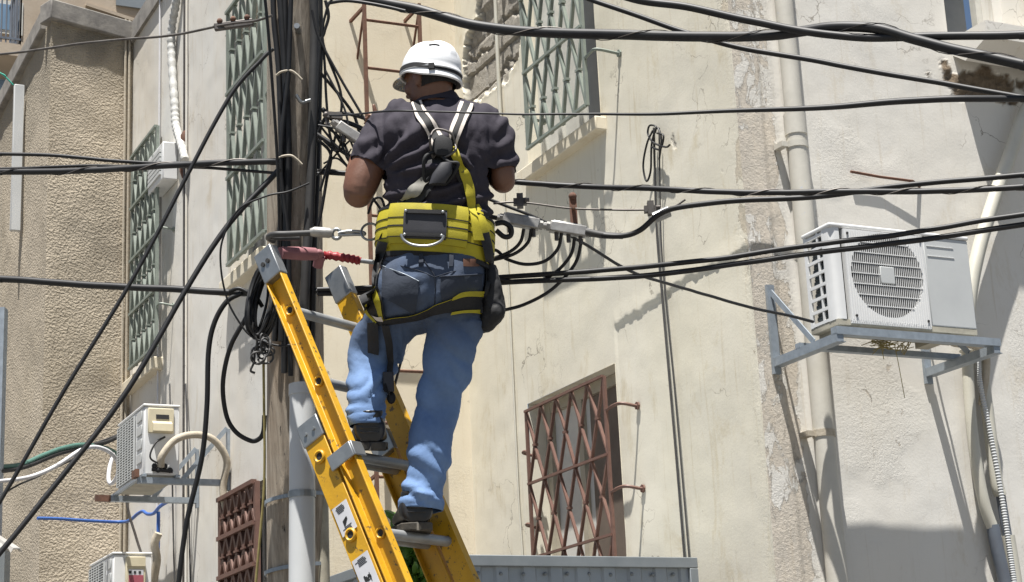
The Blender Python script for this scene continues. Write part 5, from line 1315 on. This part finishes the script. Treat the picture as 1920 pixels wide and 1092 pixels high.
sol = shirt.modifiers.new('s', 'SOLIDIFY'); sol.thickness = .004; sol.offset = -1
# collar
m = MB(); cr = []
n_ = 40
lo = (B(822, 199, .005), .078, .070); hi = (B(820, 180, .01), .066, .066)
def cring(c, a, b): return [c+X*(a*math.cos(2*math.pi*i/n_))+YY*(b*math.sin(2*math.pi*i/n_))-UP*(.018*max(0, math.sin(2*math.pi*i/n_))) for i in range(n_)]
layers = [cring(B(822, 200, .0), .098, .088), cring(B(821, 190, .0), .083, .079), cring(B(820, 179, .004), .071, .071), cring(B(820, 181, .004), .066, .066), cring(B(821, 196, .0), .070, .070)]
for a, b in zip(layers, layers[1:]):
    for i in range(n_): m.quad(a[i], a[(i+1) % n_], b[(i+1) % n_], b[i])
co = m.mesh('collar'); bm = bmesh.new(); bm.from_mesh(co); bmesh.ops.remove_doubles(bm, verts=bm.verts, dist=.0005); bmesh.ops.recalc_face_normals(bm, faces=bm.faces); bm.to_mesh(co); bm.free()
link('collar', co, MT['shirt'], shirt, 60)
# ---- jeans
mb = MB()
PEL = [(458, 816, 97, .130, 0), (480, 815, 99, .135, 0), (510, 812, 101, .146, -.01), (545, 806, 104, .152, -.015), (575, 800, 104, .146, -.01), (600, 798, 92, .12, 0), (618, 797, 60, .08, .02)]
mb.loft(rings_px(PEL), 36, 2.3)
LEGL = [(756, 560, 55, .0), (732, 605, 52, .06), (706, 655, 50, .14), (694, 700, 44, .12), (688, 750, 39, .06), (688, 792, 35, .04), (690, 825, 34, .04)]
LEGR = [(851, 575, 56, 0), (848, 640, 51, .01), (836, 700, 46, .04), (823, 755, 44, .07), (809, 830, 41, .06), (800, 890, 40, .05), (790, 935, 42, .06), (784, 980, 42, .07)]
limb(mb, LEGL, 24); limb(mb, LEGR, 24)
jme = remesh(mb, 'jeans', .0085, 5)
def cutleg(me, p, d, rad):
    bm = bmesh.new(); bm.from_mesh(me)
    bmesh.ops.bisect_plane(bm, geom=bm.verts[:]+bm.edges[:]+bm.faces[:], plane_co=p, plane_no=d, dist=1e-5)
    bmesh.ops.delete(bm, geom=[v for v in bm.verts if (v.co-p).dot(d) > 1e-4 and (v.co-p).length < rad], context='VERTS'); bm.to_mesh(me); bm.free(); me.update()
cutleg(jme, B(689, 799, .04), V((.0, 0, -1)), .11); cutleg(jme, B(785, 956, .06), V((-.1, 0, -1)).normalized(), .14)
cL = spline([B(q[0], q[1], q[3]) for q in LEGL], 6)
def ridge2(s_, t_, seed):
    """soft cloth creases: sharp valleys between rounded rolls"""
    w = NZ.noise(V((s_*.5, t_*.5, seed+3.3)))*.9
    v = abs(NZ.noise(V((s_+w, t_*.32+w*.4, seed))))
    return min(1, v*2.6)-.45
def jfold(p, n):
    x, y = proj(p); h = 0
    if y > 600:
        left = x < 748 and y < 830
        if left:
            w_ = sm(y, 630, 700); w2 = sm(y, 730, 790)
            h += w_*.024*ridge2((y*.9+x*.35)*.026, (x-y*.3)*.026, 1)+(1-w_)*.018*ridge2((y*.5+x)*.022, (y-x)*.02, 2)
            h += w2*.014*ridge2((y+x*.1)*.05, x*.03, 3)
        else:
            w_ = sm(y, 800, 880)
            h += w_*.028*ridge2((y-x*.45)*.025, (x+y*.4)*.022, 4)
            h += (1-w_)*.022*ridge2((y*.55-x*.8)*.019, (y+x*.6)*.011, 5)
            h += sm(y, 900, 945)*.016*ridge2((y-x*.1)*.05, x*.03, 6)
            k = math.exp(-((y-770+(x-820)*.3)/22)**2); h -= .008*k
    else:
        h += .013*ridge2((x-800)*.018+y*.02, (y-(x-800)*.4)*.012, 7)
        h -= .012*math.exp(-((x-812-(y-500)*-.06)/9)**2)*sm(y, 500, 540)*sm(-n.y, 0, .5)   # seat cleft
    e = sm(956-y, 4, 40) if not (x < 748 and y < 830) else sm(800-y, 4, 36)
    f2 = .0016*ridge2((y-x*.5)*.075, (x+y*.4)*.05, 11)*sm(y, 560, 640)+.0010*ridge2((y+x*.7)*.11, (x-y)*.06, 12)
    return h*(.25+.75*e)*.78+f2*(.5+.5*e)+.002*NZ.noise(p*16)
displace(jme, jfold)
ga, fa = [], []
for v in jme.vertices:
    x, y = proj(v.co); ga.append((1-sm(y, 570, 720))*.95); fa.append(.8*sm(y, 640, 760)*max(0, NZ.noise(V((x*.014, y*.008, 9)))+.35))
for key, val in (('grime_shade', ga), ('fade', fa)):
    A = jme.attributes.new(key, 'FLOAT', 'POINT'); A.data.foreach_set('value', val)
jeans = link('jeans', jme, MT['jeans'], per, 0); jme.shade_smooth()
sol = jeans.modifiers.new('s', 'SOLIDIFY'); sol.thickness = .004; sol.offset = -1
# rolled hems
def hem(c, rad, tilt):
    pass
# ---- surface ribbons
def bvh(me): return BVHTree.FromPolygons([v.co for v in me.vertices], [p.vertices for p in me.polygons])
BS, BJ = bvh(sme), bvh(jme)
def onsurf(x, y, trees, lift, dflt=None):
    r = ray(x, y).normalized(); best = None
    for t in trees:
        loc, nor, idx, dist = t.ray_cast(C0, r, 20)
        if loc is not None and (best is None or dist < best[0]):
            best = (dist, loc, nor if nor.dot(r) < 0 else -nor)
    if best is None: return dflt
    q = best[1]+best[2]*lift
    return q
def ribbon(name, left, right, trees, lift, mat, parent, th=.004, n=8, cols=3):
    """strip between two pixel paths lying on the cloth"""
    def dens(P): 
        q = spline([V((x, y, 0)) for x, y in P], n); return [(p.x, p.y) for p in q]
    Lp, Rp = dens(left), dens(right); m = min(len(Lp), len(Rp)); grid = []
    last = None
    for i in range(m):
        row = []
        for c in range(cols+1):
            f = c/cols; x, y = Lp[i][0]*(1-f)+Rp[i][0]*f, Lp[i][1]*(1-f)+Rp[i][1]*f
            p = onsurf(x, y, trees, lift)
            if p is None:
                p = (Y(x, y, last.y) if last is not None else B(x, y, -.1))
            last = p; row.append(p)
        grid.append(row)
    for _ in range(3):      # relax along the strip
        g2 = [[p.copy() for p in r] for r in grid]
        for i in range(1, m-1):
            for c in range(cols+1): grid[i][c] = g2[i][c]*.4+(g2[i-1][c]+g2[i+1][c])*.3
    mb = MB(); k = cols+1
    cam_d = lambda p: (C0-p).normalized()
    for r_ in grid: mb.v += [p+cam_d(p)*th for p in r_]
    for r_ in grid: mb.v += [p-cam_d(p)*.002 for p in r_]
    o = m*k
    for i in range(m-1):
        for c in range(cols):
            a = i*k+c; mb.f.append((a, a+1, a+k+1, a+k)); mb.f.append((o+a, o+a+k, o+a+k+1, o+a+1))
        for c in (0, cols): a = i*k+c; mb.f.append((a, a+k, o+a+k, o+a))
    for i in (0, m-1):
        for c in range(cols): a = i*k+c; mb.f.append((a, a+1, o+a+1, o+a))
    return mb.build(name, mat, parent, 50)
def lerp_path(A, B_, f): return [(a[0]*(1-f)+b[0]*f, a[1]*(1-f)+b[1]*f) for a, b in zip(A, B_)]
# ---- belt
blt = empty('belt', B(815, 430, 0)); put(blt, per, M.Translation(B(815, 430, 0)))
def belt_ring(y, extra, dyc=0):
    y = y+20; r_ = TOR[0]
    # ellipse of the torso at this height, tilted down to the right
    rows = TOR
    for i in range(len(rows)-1):
        if rows[i+1][0] <= y <= rows[i][0]:
            f = (y-rows[i][0])/(rows[i+1][0]-rows[i][0]); r_ = [rows[i][k]*(1-f)+rows[i+1][k]*f for k in range(5)]; break
    c = B(r_[1], y, r_[4]); a = r_[2]*sc(c)+extra; b = r_[3]+extra
    return c, a, b
def belt_loft(name, y0, y1, ex, mat, parent, t0=0, t1=2*math.pi, th=.008, prof=None, nseg=72, wob=.0):
    m = MB(); ys = [y0+(y1-y0)*i/6 for i in range(7)]
    cols_ = [t0+(t1-t0)*i/nseg for i in range(nseg+1)]; g = []
    for s_ in (0, 1):
        for j, y in enumerate(ys):
            e = ex+(th*(prof[j] if prof else 1) if s_ else -.002); c, a, b = belt_ring(y, e); row = []
            for t in cols_:
                cs, sn = math.cos(t), math.sin(t); p = 2/2.35
                q = c+X*(a*math.copysign(abs(cs)**p, cs))+YY*(b*math.copysign(abs(sn)**p, sn))
                q = q-UP*(.030*cs)+UP*wob*NZ.noise(V((t*2, j*.3, 1)))
                row.append(q)
            g.append(row)
    k = len(cols_); 
    for r_ in g: m.v += r_
    n0 = 7*k
    for j in range(6):
        for i in range(k-1):
            a = j*k+i; m.f.append((n0+a, n0+a+1, n0+a+k+1, n0+a+k)); m.f.append((a, a+k, a+k+1, a+1))
        for i in (0, k-1): a = j*k+i; m.f.append((a, a+k, n0+a+k, n0+a))
    for j in (0, 6):
        for i in range(k-1): a = j*k+i; m.f.append((a, a+1, n0+a+1, n0+a))
    return m.build(name, mat, parent, 50)
pi = math.pi
wb_ = belt_loft('waist_band', 474, 396, .010, MT['webyellow'], blt, 0, 2*pi, .010, [.4, .9, 1, 1, 1, .9, .4])
belt_loft('lower_trim', 483, 474.5, .010, MT['webbing'], blt, 0, 2*pi, .006)
belt_loft('upper_trim', 395.5, 391, .010, MT['webbing'], blt, 0, 2*pi, .006)
bk = 1.5*pi-.11      # centre of the back pad
belt_loft('back_pad', 462, 389, .020, MT['webyellow'], blt, bk-.62, bk+.62, .012, [.5, 1, 1, 1, 1, 1, .5], 40)
belt_loft('rib_strip', 432, 429.5, .0185, MT['webbing'], blt, bk-1.5, bk+1.6, .003, None, 60); belt_loft('rib_strip', 432, 429.5, .0305, MT['webbing'], blt, bk-.62, bk+.62, .003, None, 30)
belt_loft('rib_strip', 451.5, 450, .0185, MT['webbing'], blt, bk-1.5, bk+1.6, .003, None, 60); belt_loft('rib_strip', 451.5, 450, .0305, MT['webbing'], blt, bk-.62, bk+.62, .003, None, 30)
belt_loft('rib_strip', 416.5, 415, .0185, MT['webbing'], blt, bk-1.5, bk+1.6, .003, None, 60); belt_loft('rib_strip', 416.5, 415, .0305, MT['webbing'], blt, bk-.62, bk+.62, .003, None, 30)
pad = belt_loft('back_patch', 455, 402, .0325, MT['patch'], blt, bk-.28, bk+.27, .008, [.6, 1, 1, 1, 1, 1, .6], 24)
for y_ in (407, 449):
    belt_loft('patch_bar', y_+3.5, y_-3.5, .041, MT['webbing'], blt, bk-.25, bk+.24, .006, None, 24)
def belt_pt(y, t, ex):
    c, a, b = belt_ring(y, ex); cs, sn = math.cos(t), math.sin(t); p = 2/2.35
    return c+X*(a*math.copysign(abs(cs)**p, cs))+YY*(b*math.copysign(abs(sn)**p, sn))-UP*(.030*cs)
for y_, t in ((407, -.23), (407, .21), (450, -.23), (450, .21)):
    m = MB(); p = belt_pt(y_, bk+t, .049); m.ball(p, .006, .004, .006, seg=8, rows=6); m.build('stud', MT['steel'], blt, 60)
m = MB(); pts = [belt_pt(y, bk+t, .052) for y, t in ((450, -.28), (460, -.24), (468, -.13), (470, 0), (468, .11), (460, .20), (450, .24))]; m.tube(spline(pts, 6), .005, 8); m.build('d_ring', MT['steel'], blt, 60)
BB = bvh(wb_.data)
har = empty('harness', B(820, 300, -.16)); put(har, per, M.Translation(B(820, 300, -.16)))
def strap(name, left, right, trees, base, edge, lift=.006, ef=((.06, .26), (.74, .94)), parent=har):
    s_ = ribbon(name, left, right, trees, lift, MT[base], parent)
    for a, b in ef: ribbon('edge_stripe', lerp_path(left, right, a), lerp_path(left, right, b), trees, lift+.003, MT[edge], parent, .003, cols=1)
    return s_
# shoulder straps (white edged black)
strap('shoulder_strap', [(770, 196), (775, 212), (792, 240), (808, 270), (818, 290)], [(792, 191), (802, 208), (818, 232), (836, 262), (846, 280)], [BS], 'webbing', 'webwhite', ef=((.04, .24), (.72, .92)))
strap('shoulder_strap', [(862, 193), (856, 210), (846, 238), (838, 262)], [(888, 199), (882, 215), (868, 244), (856, 276)], [BS], 'webbing', 'webwhite', ef=((.04, .28), (.70, .94)))
# crossed back straps below the ring
strap('back_strap', [(812, 282), (790, 330), (762, 372), (738, 398)], [(842, 300), (818, 345), (788, 384), (752, 415)], [BS], 'webbing', 'webbing', ef=())
ribbon('grey_sleeve', [(792, 330), (772, 352), (752, 372)], [(806, 344), (788, 362), (764, 380)], [BS], .014, MT['greystrap'], har)
ribbon('back_strap', [(748, 384), (736, 400), (722, 425), (712, 455)], [(760, 394), (748, 408), (736, 432), (728, 458)], [BS], .012, MT['webbing'], har)
ribbon('back_strap', [(842, 300), (858, 335), (872, 375), (880, 420)], [(862, 296), (876, 330), (890, 372), (897, 420)], [BS], .005, MT['webbing'], har)
# dorsal plate and D ring
m = MB(); dpc = onsurf(830, 272, [BS], .012)
m.loft([(dpc+V((0, .004, 0)), X*.036, UP*.038), (dpc+V((0, -.008, 0)), X*.034, UP*.036), (dpc+V((0, -.012, 0)), X*.022, UP*.024)], 20, 2.6); m.build('dorsal_plate', MT['webbing'], har, 40)
m = MB(); pts = []
for x, y in ((808, 290), (812, 268), (824, 256), (840, 255), (852, 266), (854, 290), (840, 296), (822, 297)): pts.append(onsurf(x, y, [BS], .028))
m.tube(spline(pts+[pts[0]], 6), .0045, 10); m.build('d_ring', MT['wire_steel'], har, 60)
m = MB(); pts = [onsurf(x, y, [BS], .035) for x, y in ((822, 300), (806, 310), (800, 328), (812, 340), (832, 336), (850, 318), (846, 300))]; m.tube(spline(pts+[pts[0]], 6), .0065, 10); m.build('snap_hook', MT['webbing'], har, 60)
m = MB(); c = onsurf(826, 318, [BS], .03); m.loft([(c+V((-.02, 0, -.035)), X*.028, YY*.014), (c+V((.0, -.006, 0)), X*.034, YY*.018), (c+V((.016, 0, .04)), X*.022, YY*.014)], 16, 2.6); m.build('shock_absorber', MT['patch'], har, 40)
# yellow lanyard tail from the ring down to the right hip
ribbon('yellow_strap', [(840, 280), (851, 300), (865, 335), (873, 375), (880, 410), (885, 452)], [(851, 278), (865, 296), (881, 330), (888, 370), (893, 410), (904, 452)], [BS, BJ, BB], .012, MT['webyellow'], har, .006)
ribbon('yellow_strap', [(886, 385), (897, 425), (905, 460), (914, 488)], [(896, 380), (912, 420), (920, 455), (921, 485)], [BS, BJ, BB], .006, MT['webyellow'], har)
# side webbing at the left hip with rings, buckles
ribbon('hip_strap', [(712, 452), (704, 480), (697, 515), (698, 545)], [(730, 456), (722, 482), (712, 515), (708, 545)], [BS, BJ, BB], .008, MT['webbing'], har, .006)
ribbon('hip_strap', [(896, 440), (906, 480), (908, 520), (902, 560)], [(914, 436), (922, 478), (922, 520), (912, 560)], [BS, BJ, BB], .008, MT['webbing'], har, .010)
# leg loops: black with yellow edges
ls = strap('leg_strap', [(672, 556), (680, 575), (692, 592), (706, 606)], [(712, 536), (718, 556), (722, 578), (724, 600)], [BJ], 'webbing', 'webyellow', .010, ef=((.03, .20), (.66, .92)))
ribbon('stitching', [(704, 590), (712, 592), (720, 590)], [(706, 597), (714, 599), (722, 597)], [BJ], .017, MT['webwhite'], har, .002, n=4, cols=1)
strap('leg_strap', [(708, 600), (740, 592), (775, 588), (800, 578), (835, 562), (870, 554), (904, 552)], [(710, 610), (745, 605), (780, 600), (805, 592), (840, 585), (872, 586), (906, 588)], [BJ], 'webbing', 'webyellow', .008, ef=((.0, .05),))
ribbon('edge_pad', [(848, 556), (870, 548), (903, 546)], [(846, 563), (870, 556), (904, 556)], [BJ], .011, MT['webyellow'], har, .006, cols=1)
ribbon('edge_pad', [(846, 584), (870, 581), (904, 582)], [(844, 590), (870, 587), (905, 590)], [BJ], .011, MT['webyellow'], har, .006, cols=1)
ribbon('hanging_strap', [(694, 605), (694, 640), (692, 664)], [(712, 606), (712, 640), (711, 664)], [BJ], .012, MT['webbing'], har, .006)
ribbon('hanging_strap', [(718, 606), (724, 650), (722, 690), (714, 735)], [(730, 606), (734, 650), (732, 690), (724, 740)], [BJ], .014, MT['webbing'], har, .004)
m = MB(); p = onsurf(722, 722, [BJ], .018) or B(722, 722, -.05); m.box(p, X*.019, YY*.008, UP*.036); bk_ = m.build('buckle', MT['patch'], har, 30, bevel=.004)
m = MB(); p2 = onsurf(725, 742, [BJ], .018) or B(725, 742, -.05); m.ball(p2, .016, .012, .022, seg=10, rows=8); m.build('strap_end', MT['webbing'], har, 60)
# ---- jeans details: pockets, seams, belt loops
def seam(name, pts, w_=.0018, lift=.002, mat='jeansdark', parent=jeans, trees=None):
    q = [onsurf(x, y, trees or [BJ], lift) for x, y in pts]; q = [p for p in q if p is not None]
    if len(q) < 2: return
    m = MB(); m.tube(spline(q, 6), w_, 6); return m.build(name, MT[mat], parent, 60)
MT['jeansdark'] = cloth('dark_denim_seam', (.03, .036, .05), (.04, .047, .065))
MT['jeanspocket'] = cloth('dark_denim_pocket', (.046, .054, .072), (.038, .045, .06))
MT['leatherpatch'] = pmat('brown_leather_patch', (.13, .055, .03), (.10, .045, .025), 30, .7)
ribbon('back_pocket', [(718, 500), (717, 530), (716, 556)], [(786, 527), (784, 550), (778, 590)], [BJ], .003, MT['jeanspocket'], jeans, .003, cols=6)
ribbon('back_pocket', [(826, 522), (826, 550), (832, 570)], [(903, 516), (903, 540), (900, 556)], [BJ], .003, MT['jeanspocket'], jeans, .003, cols=6)
seam('pocket_edge', ((719, 500), (740, 508), (762, 517), (786, 528)), .0018, .006, 'steel_blue')  # pale tube puts the pocket edge's highlight into the colour
seam('pocket_edge', ((826, 521), (865, 518), (903, 515)), .003, .008)
for pts in (((790, 474), (796, 490), (806, 505), (815, 520), (816, 560), (812, 590)), ((720, 488), (755, 500), (785, 508), (815, 520)), ((815, 520), (850, 510), (905, 500))): seam('seam', pts)
for x in (790, 846): ribbon('belt_loop', [(x-4, 477), (x-4, 490), (x-5, 500)], [(x+4, 477), (x+4, 490), (x+3, 500)], [BJ], .004, MT['jeansdark'], jeans, .004, cols=1)
ribbon('leather_patch', [(868, 486), (868, 493), (868, 500)], [(898, 486), (898, 493), (897, 500)], [BJ], .003, MT['leatherpatch'], jeans, .002, cols=2)
for pts in (((742, 800), (745, 760), (752, 700), (760, 640)),): pass
#seam('seam', ((880, 610), (868, 680), (852, 760), (838, 840), (826, 900), (820, 945)), .0022, .001); seam('seam', ((806, 620), (796, 690), (788, 760), (780, 830), (768, 900), (756, 945)), .0022, .001)
0 and seam('hem_seam', ((748, 942), (770, 947), (795, 950), (818, 954)), .002, .001, 'steel_blue'); 0 and seam('hem_seam', ((658, 788), (680, 786), (700, 785), (720, 786)), .002, .001, 'steel_blue')
# ---- tool pouch on the right hip
pch = MB()
c = [B(918, 500, .0), B(924, 540, .0), B(925, 575, .0), B(918, 605, .0), B(908, 622, .0)]
pch.loft([(c[0], X*.024, YY*.05), (c[1], X*.034, YY*.06), (c[2], X*.042, YY*.06), (c[3], X*.040, YY*.055), (c[4], X*.020, YY*.04)], 18, 2.6); pch.ball(B(930, 585, -.03), .034, .04, .04)
pm = remesh(pch, 'tool_pouch', .006, 4); displace(pm, lambda p, n: .006*NZ.noise(p*22)+.003*NZ.noise(p*60)); pm.shade_smooth(); link('tool_pouch', pm, MT['webbing'], per, 0)
# ---- shoes
def shoe(heel, toe, wid, hgt, opening):
    """heel/toe: sole points; upper + sole meshes"""
    f = (toe-heel); L = f.length; f = f/L; s_ = f.cross(UP).normalized(); up = s_.cross(f).normalized()
    m = MB(); rg = []
    for t, w_, h_ in ((0, .26, .46), (.015, .36, .70), (.05, .42, .86), (.12, .45, .95), (.25, .45, .92), (.40, .46, .74), (.55, .50, .58), (.70, .52, .48), (.85, .46, .40), (.95, .32, .30), (1.0, .14, .16)):
        rg.append((heel+f*(L*t)+up*(hgt*h_*.5+.012), s_*(wid*w_), up*(hgt*h_*.5)))
    m.loft(rg, 20, 2.5); m.loft([(heel+f*.055+up*.03, s_*.050, f*.060), (heel+f*.055+up*.075, s_*.052, f*.060), (heel+f*.05+up*.125, s_*.050, f*.058)], 18)
    me = remesh(m, 'shoe', .006, 3); me.shade_smooth(); o = link('shoe', me, MT['leather'], per, 0)
    m = MB(); out = [(t, .42*math.sqrt(max(0, 1-((.14-t)/.14)**2)) if t < .14 else .42+.1*sm(t, .3, .65)) for t in (0, .004, .015, .035, .06, .10, .14, .3, .45, .65)]+[(.8, .51), (.9, .42), (.96, .28), (1.0, .08)]
    P_ = [(t, w_) for t, w_ in out]+[(t, -w_) for t, w_ in reversed(out)]
    k = len(P_); lo = [heel+f*(L*t*1.03-.006)+s_*(wid*w_*1.02)-up*.012+up*(.014 if .3 < t < .48 else 0) for t, w_ in P_]; hi = [heel+f*(L*t*1.03-.006)+s_*(wid*w_*1.02)+up*.016 for t, w_ in P_]
    m.v += lo+hi
    for i in range(k): j = (i+1) % k; m.f.append((i, j, k+j, k+i))
    m.f.append(tuple(range(k-1, -1, -1))); m.f.append(tuple(range(k, 2*k))); m.build('sole', MT['sole'], o, 40, bevel=.004)
    m = MB()
    for z in (.05, .065, .08):
        pts = [heel+f*.055+up*z+(s_*math.cos(t)*.0545-f*math.sin(t)*.064) for t in [pi*i/14 for i in range(15)]]; m.tube(pts, .003, 6)
    m.build('collar_padding', MT['leather'], o, 60)
    # sock / ankle
    m = MB(); m.loft([(heel+f*.055+up*.06, s_*.036, f*.042), (heel+f*.06+up*.13, s_*.036, f*.04)], 14); m.build('sock', MT['webbing'], per, 60)
RNGY = .0
def rung_pt(i, x):
    a, b = rungs[i]; best = min((abs(proj(a.lerp(b, t/60))[0]-x), t/60) for t in range(61)); return a.lerp(b, best[1])
rl = rung_pt(2, 712); rr2 = rung_pt(3, 792)
hl = Y(694, 838, rl.y-.13); hr_ = Y(783, 988, rr2.y-.10)
shoe(hl, hl+V((-.03, .275, .05)), .128, .105, 0); shoe(hr_, hr_+V((-.05, .28, .02)), .130, .105, 0)
# ---- hard hat
hat = empty('hard_hat', HC); put(hat, per, M.Translation(HC))
hz = V((.12, 0, 0))
hhu = (hu+hf*-.24+hs*.05).normalized(); hhf = hs.cross(hhu)*-1; hhf = (hf-hhu*hf.dot(hhu)).normalized(); hhs = hhf.cross(hhu)
HO = HC+hu*.040-hf*.008
def Q(f, s, z): return HO+hhf*f+hhs*s+hhu*z
m = MB(); rg = []
for i in range(15):
    t = i/14*pi/2*.985; z = .100*math.sin(t); k = math.cos(t)**.78
    rg.append((Q(.0, 0, z), hhs*(.096*k), hhf*(.116*k)))
rg.insert(0, (Q(-.002, 0, -.022), hhs*.0985, hhf*.119))
m.loft(rg, 48, 2.15)
hm = m.mesh('shell'); 
bm = bmesh.new(); bm.from_mesh(hm)
bmesh.ops.recalc_face_normals(bm, faces=bm.faces); bmesh.ops.delete(bm, geom=[f for f in bm.faces if len(f.verts) > 4 and f.calc_center_median().z < HO.z+.03], context='FACES_ONLY'); bm.to_mesh(hm); bm.free()
def ridge(p, n):
    d = p-HO; s_ = d.dot(hhs); z = d.dot(hhu); f = d.dot(hhf); h = 0
    h += .005*(1-sm(abs(s_), .014, .022))*sm(z, .03, .06)
    h += .003*(1-sm(abs(abs(s_)-.06), .004, .012))*sm(z, .05, .07)*(1-sm(z, .10, .11))
    h += .004*(1-sm(z, -.022, -.008))
    return h
# denser shell
bm = bmesh.new(); bm.from_mesh(hm); bmesh.ops.subdivide_edges(bm, edges=bm.edges, cuts=2, use_grid_fill=True); bm.to_mesh(hm); bm.free()
hm.update(); displace(hm, ridge)
sh_ = link('shell', hm, MT['helmet'], hat, 0); hm.shade_smooth(); so2 = sh_.modifiers.new('s', 'SOLIDIFY'); so2.thickness = .004; so2.offset = -1
# flared rear/side brim and peak
m = MB(); nn = 60; inn, out, und = [], [], []
for i in range(nn):
    t = 2*pi*i/nn; c, s_ = math.cos(t), math.sin(t)
    back = sm(-s_, -.35, .6); front = sm(s_, .3, .9)
    inn.append(Q(.117*s_, .097*c, -.018)); ex = .004+.006*back
    out.append(Q((.119+ex*.9)*s_, (.099+ex)*c, -.030-.022*back-.004*front)); und.append(Q((.113+ex*.9)*s_, (.093+ex)*c, -.034-.022*back))
for A, B2 in ((inn, out), (out, und), (und, inn)):
    for i in range(nn): j = (i+1) % nn; m.quad(A[i], A[j], B2[j], B2[i])
m.build('brim', MT['helmet'], hat, 50)
m = MB(); top, bot = [], []
rows_ = []
for k in range(5):
    e = k/4; rows_.append([Q((.113+.058*e*math.sin(t)**.6)*math.sin(t), (.095+.006*e)*math.cos(t), -.024-.022*e) for t in [pi*(.14+.72*i/20) for i in range(21)]])
for a, b in zip(rows_, rows_[1:]):
    for i in range(20): m.quad(a[i], a[i+1], b[i+1], b[i]); m.quad(a[i]-hhu*.004, b[i]-hhu*.004, b[i+1]-hhu*.004, a[i+1]-hhu*.004)
for i in range(20): m.quad(rows_[-1][i], rows_[-1][i+1], rows_[-1][i+1]-hhu*.004, rows_[-1][i]-hhu*.004)
m.build('peak', MT['plastic_clear'], hat, 50)
m = MB(); st_ = []
for i in range(nn):
    t = 2*pi*i/nn; c, s_ = math.cos(t), math.sin(t); st_.append((Q(.1195*s_, .0995*c, -.004-.014*sm(-s_, .0, 1)), Q(.121*s_, .101*c, -.020-.014*sm(-s_, .0, 1))))
for i in range(nn):
    a, b = st_[i], st_[(i+1) % nn]; oa = (a[0]-HO).normalized()*.004; ob = (b[0]-HO).normalized()*.004
    m.quad(a[0]+oa, b[0]+ob, b[1]+ob, a[1]+oa); m.quad(a[0]-oa, a[1]-oa, b[1]-ob, b[0]-ob); m.quad(a[0]+oa, a[0]-oa, b[0]-ob, b[0]+ob); m.quad(a[1]+oa, b[1]+ob, b[1]-ob, a[1]-oa)
hb = m.build('head_band', MT['webbing'], hat, 50)
tb = math.atan2(-.75, .2)
m = MB(); t = math.radians(218); 
pc = min(st_, key=lambda q: abs(proj(q[0])[0]-812)+ (0 if (q[0]-HC).y < 0 else 500))
m.box((pc[0]+pc[1])/2+(C0-pc[0]).normalized()*.006, X*.011, YY*.006, UP*.012); m.build('clip', MT['webbing'], hat, 30, bevel=.002)
m = MB()
for s_ in (-.05, .05):
    for f_ in (.10,): m.bar(Q(f_, s_-.012, .052), Q(f_, s_+.012, .052), .008, .004)
ventp = MB()
for (x, y) in ((778, 119), (845, 118)): pass
def onhat(x, y, lift):
    t = bvh(hm); return onsurf(x, y, [t], lift)
for i, pts in enumerate((((773, 121), (778, 119), (785, 120)), ((805, 85), (815, 84), (824, 86)))):
    m = MB(); q = [onhat(x, y, .001) for x, y in pts]
    if all(p is not None for p in q): m.tube(q, .0035, 6); m.build('vent', MT['dark'], hat, 60)
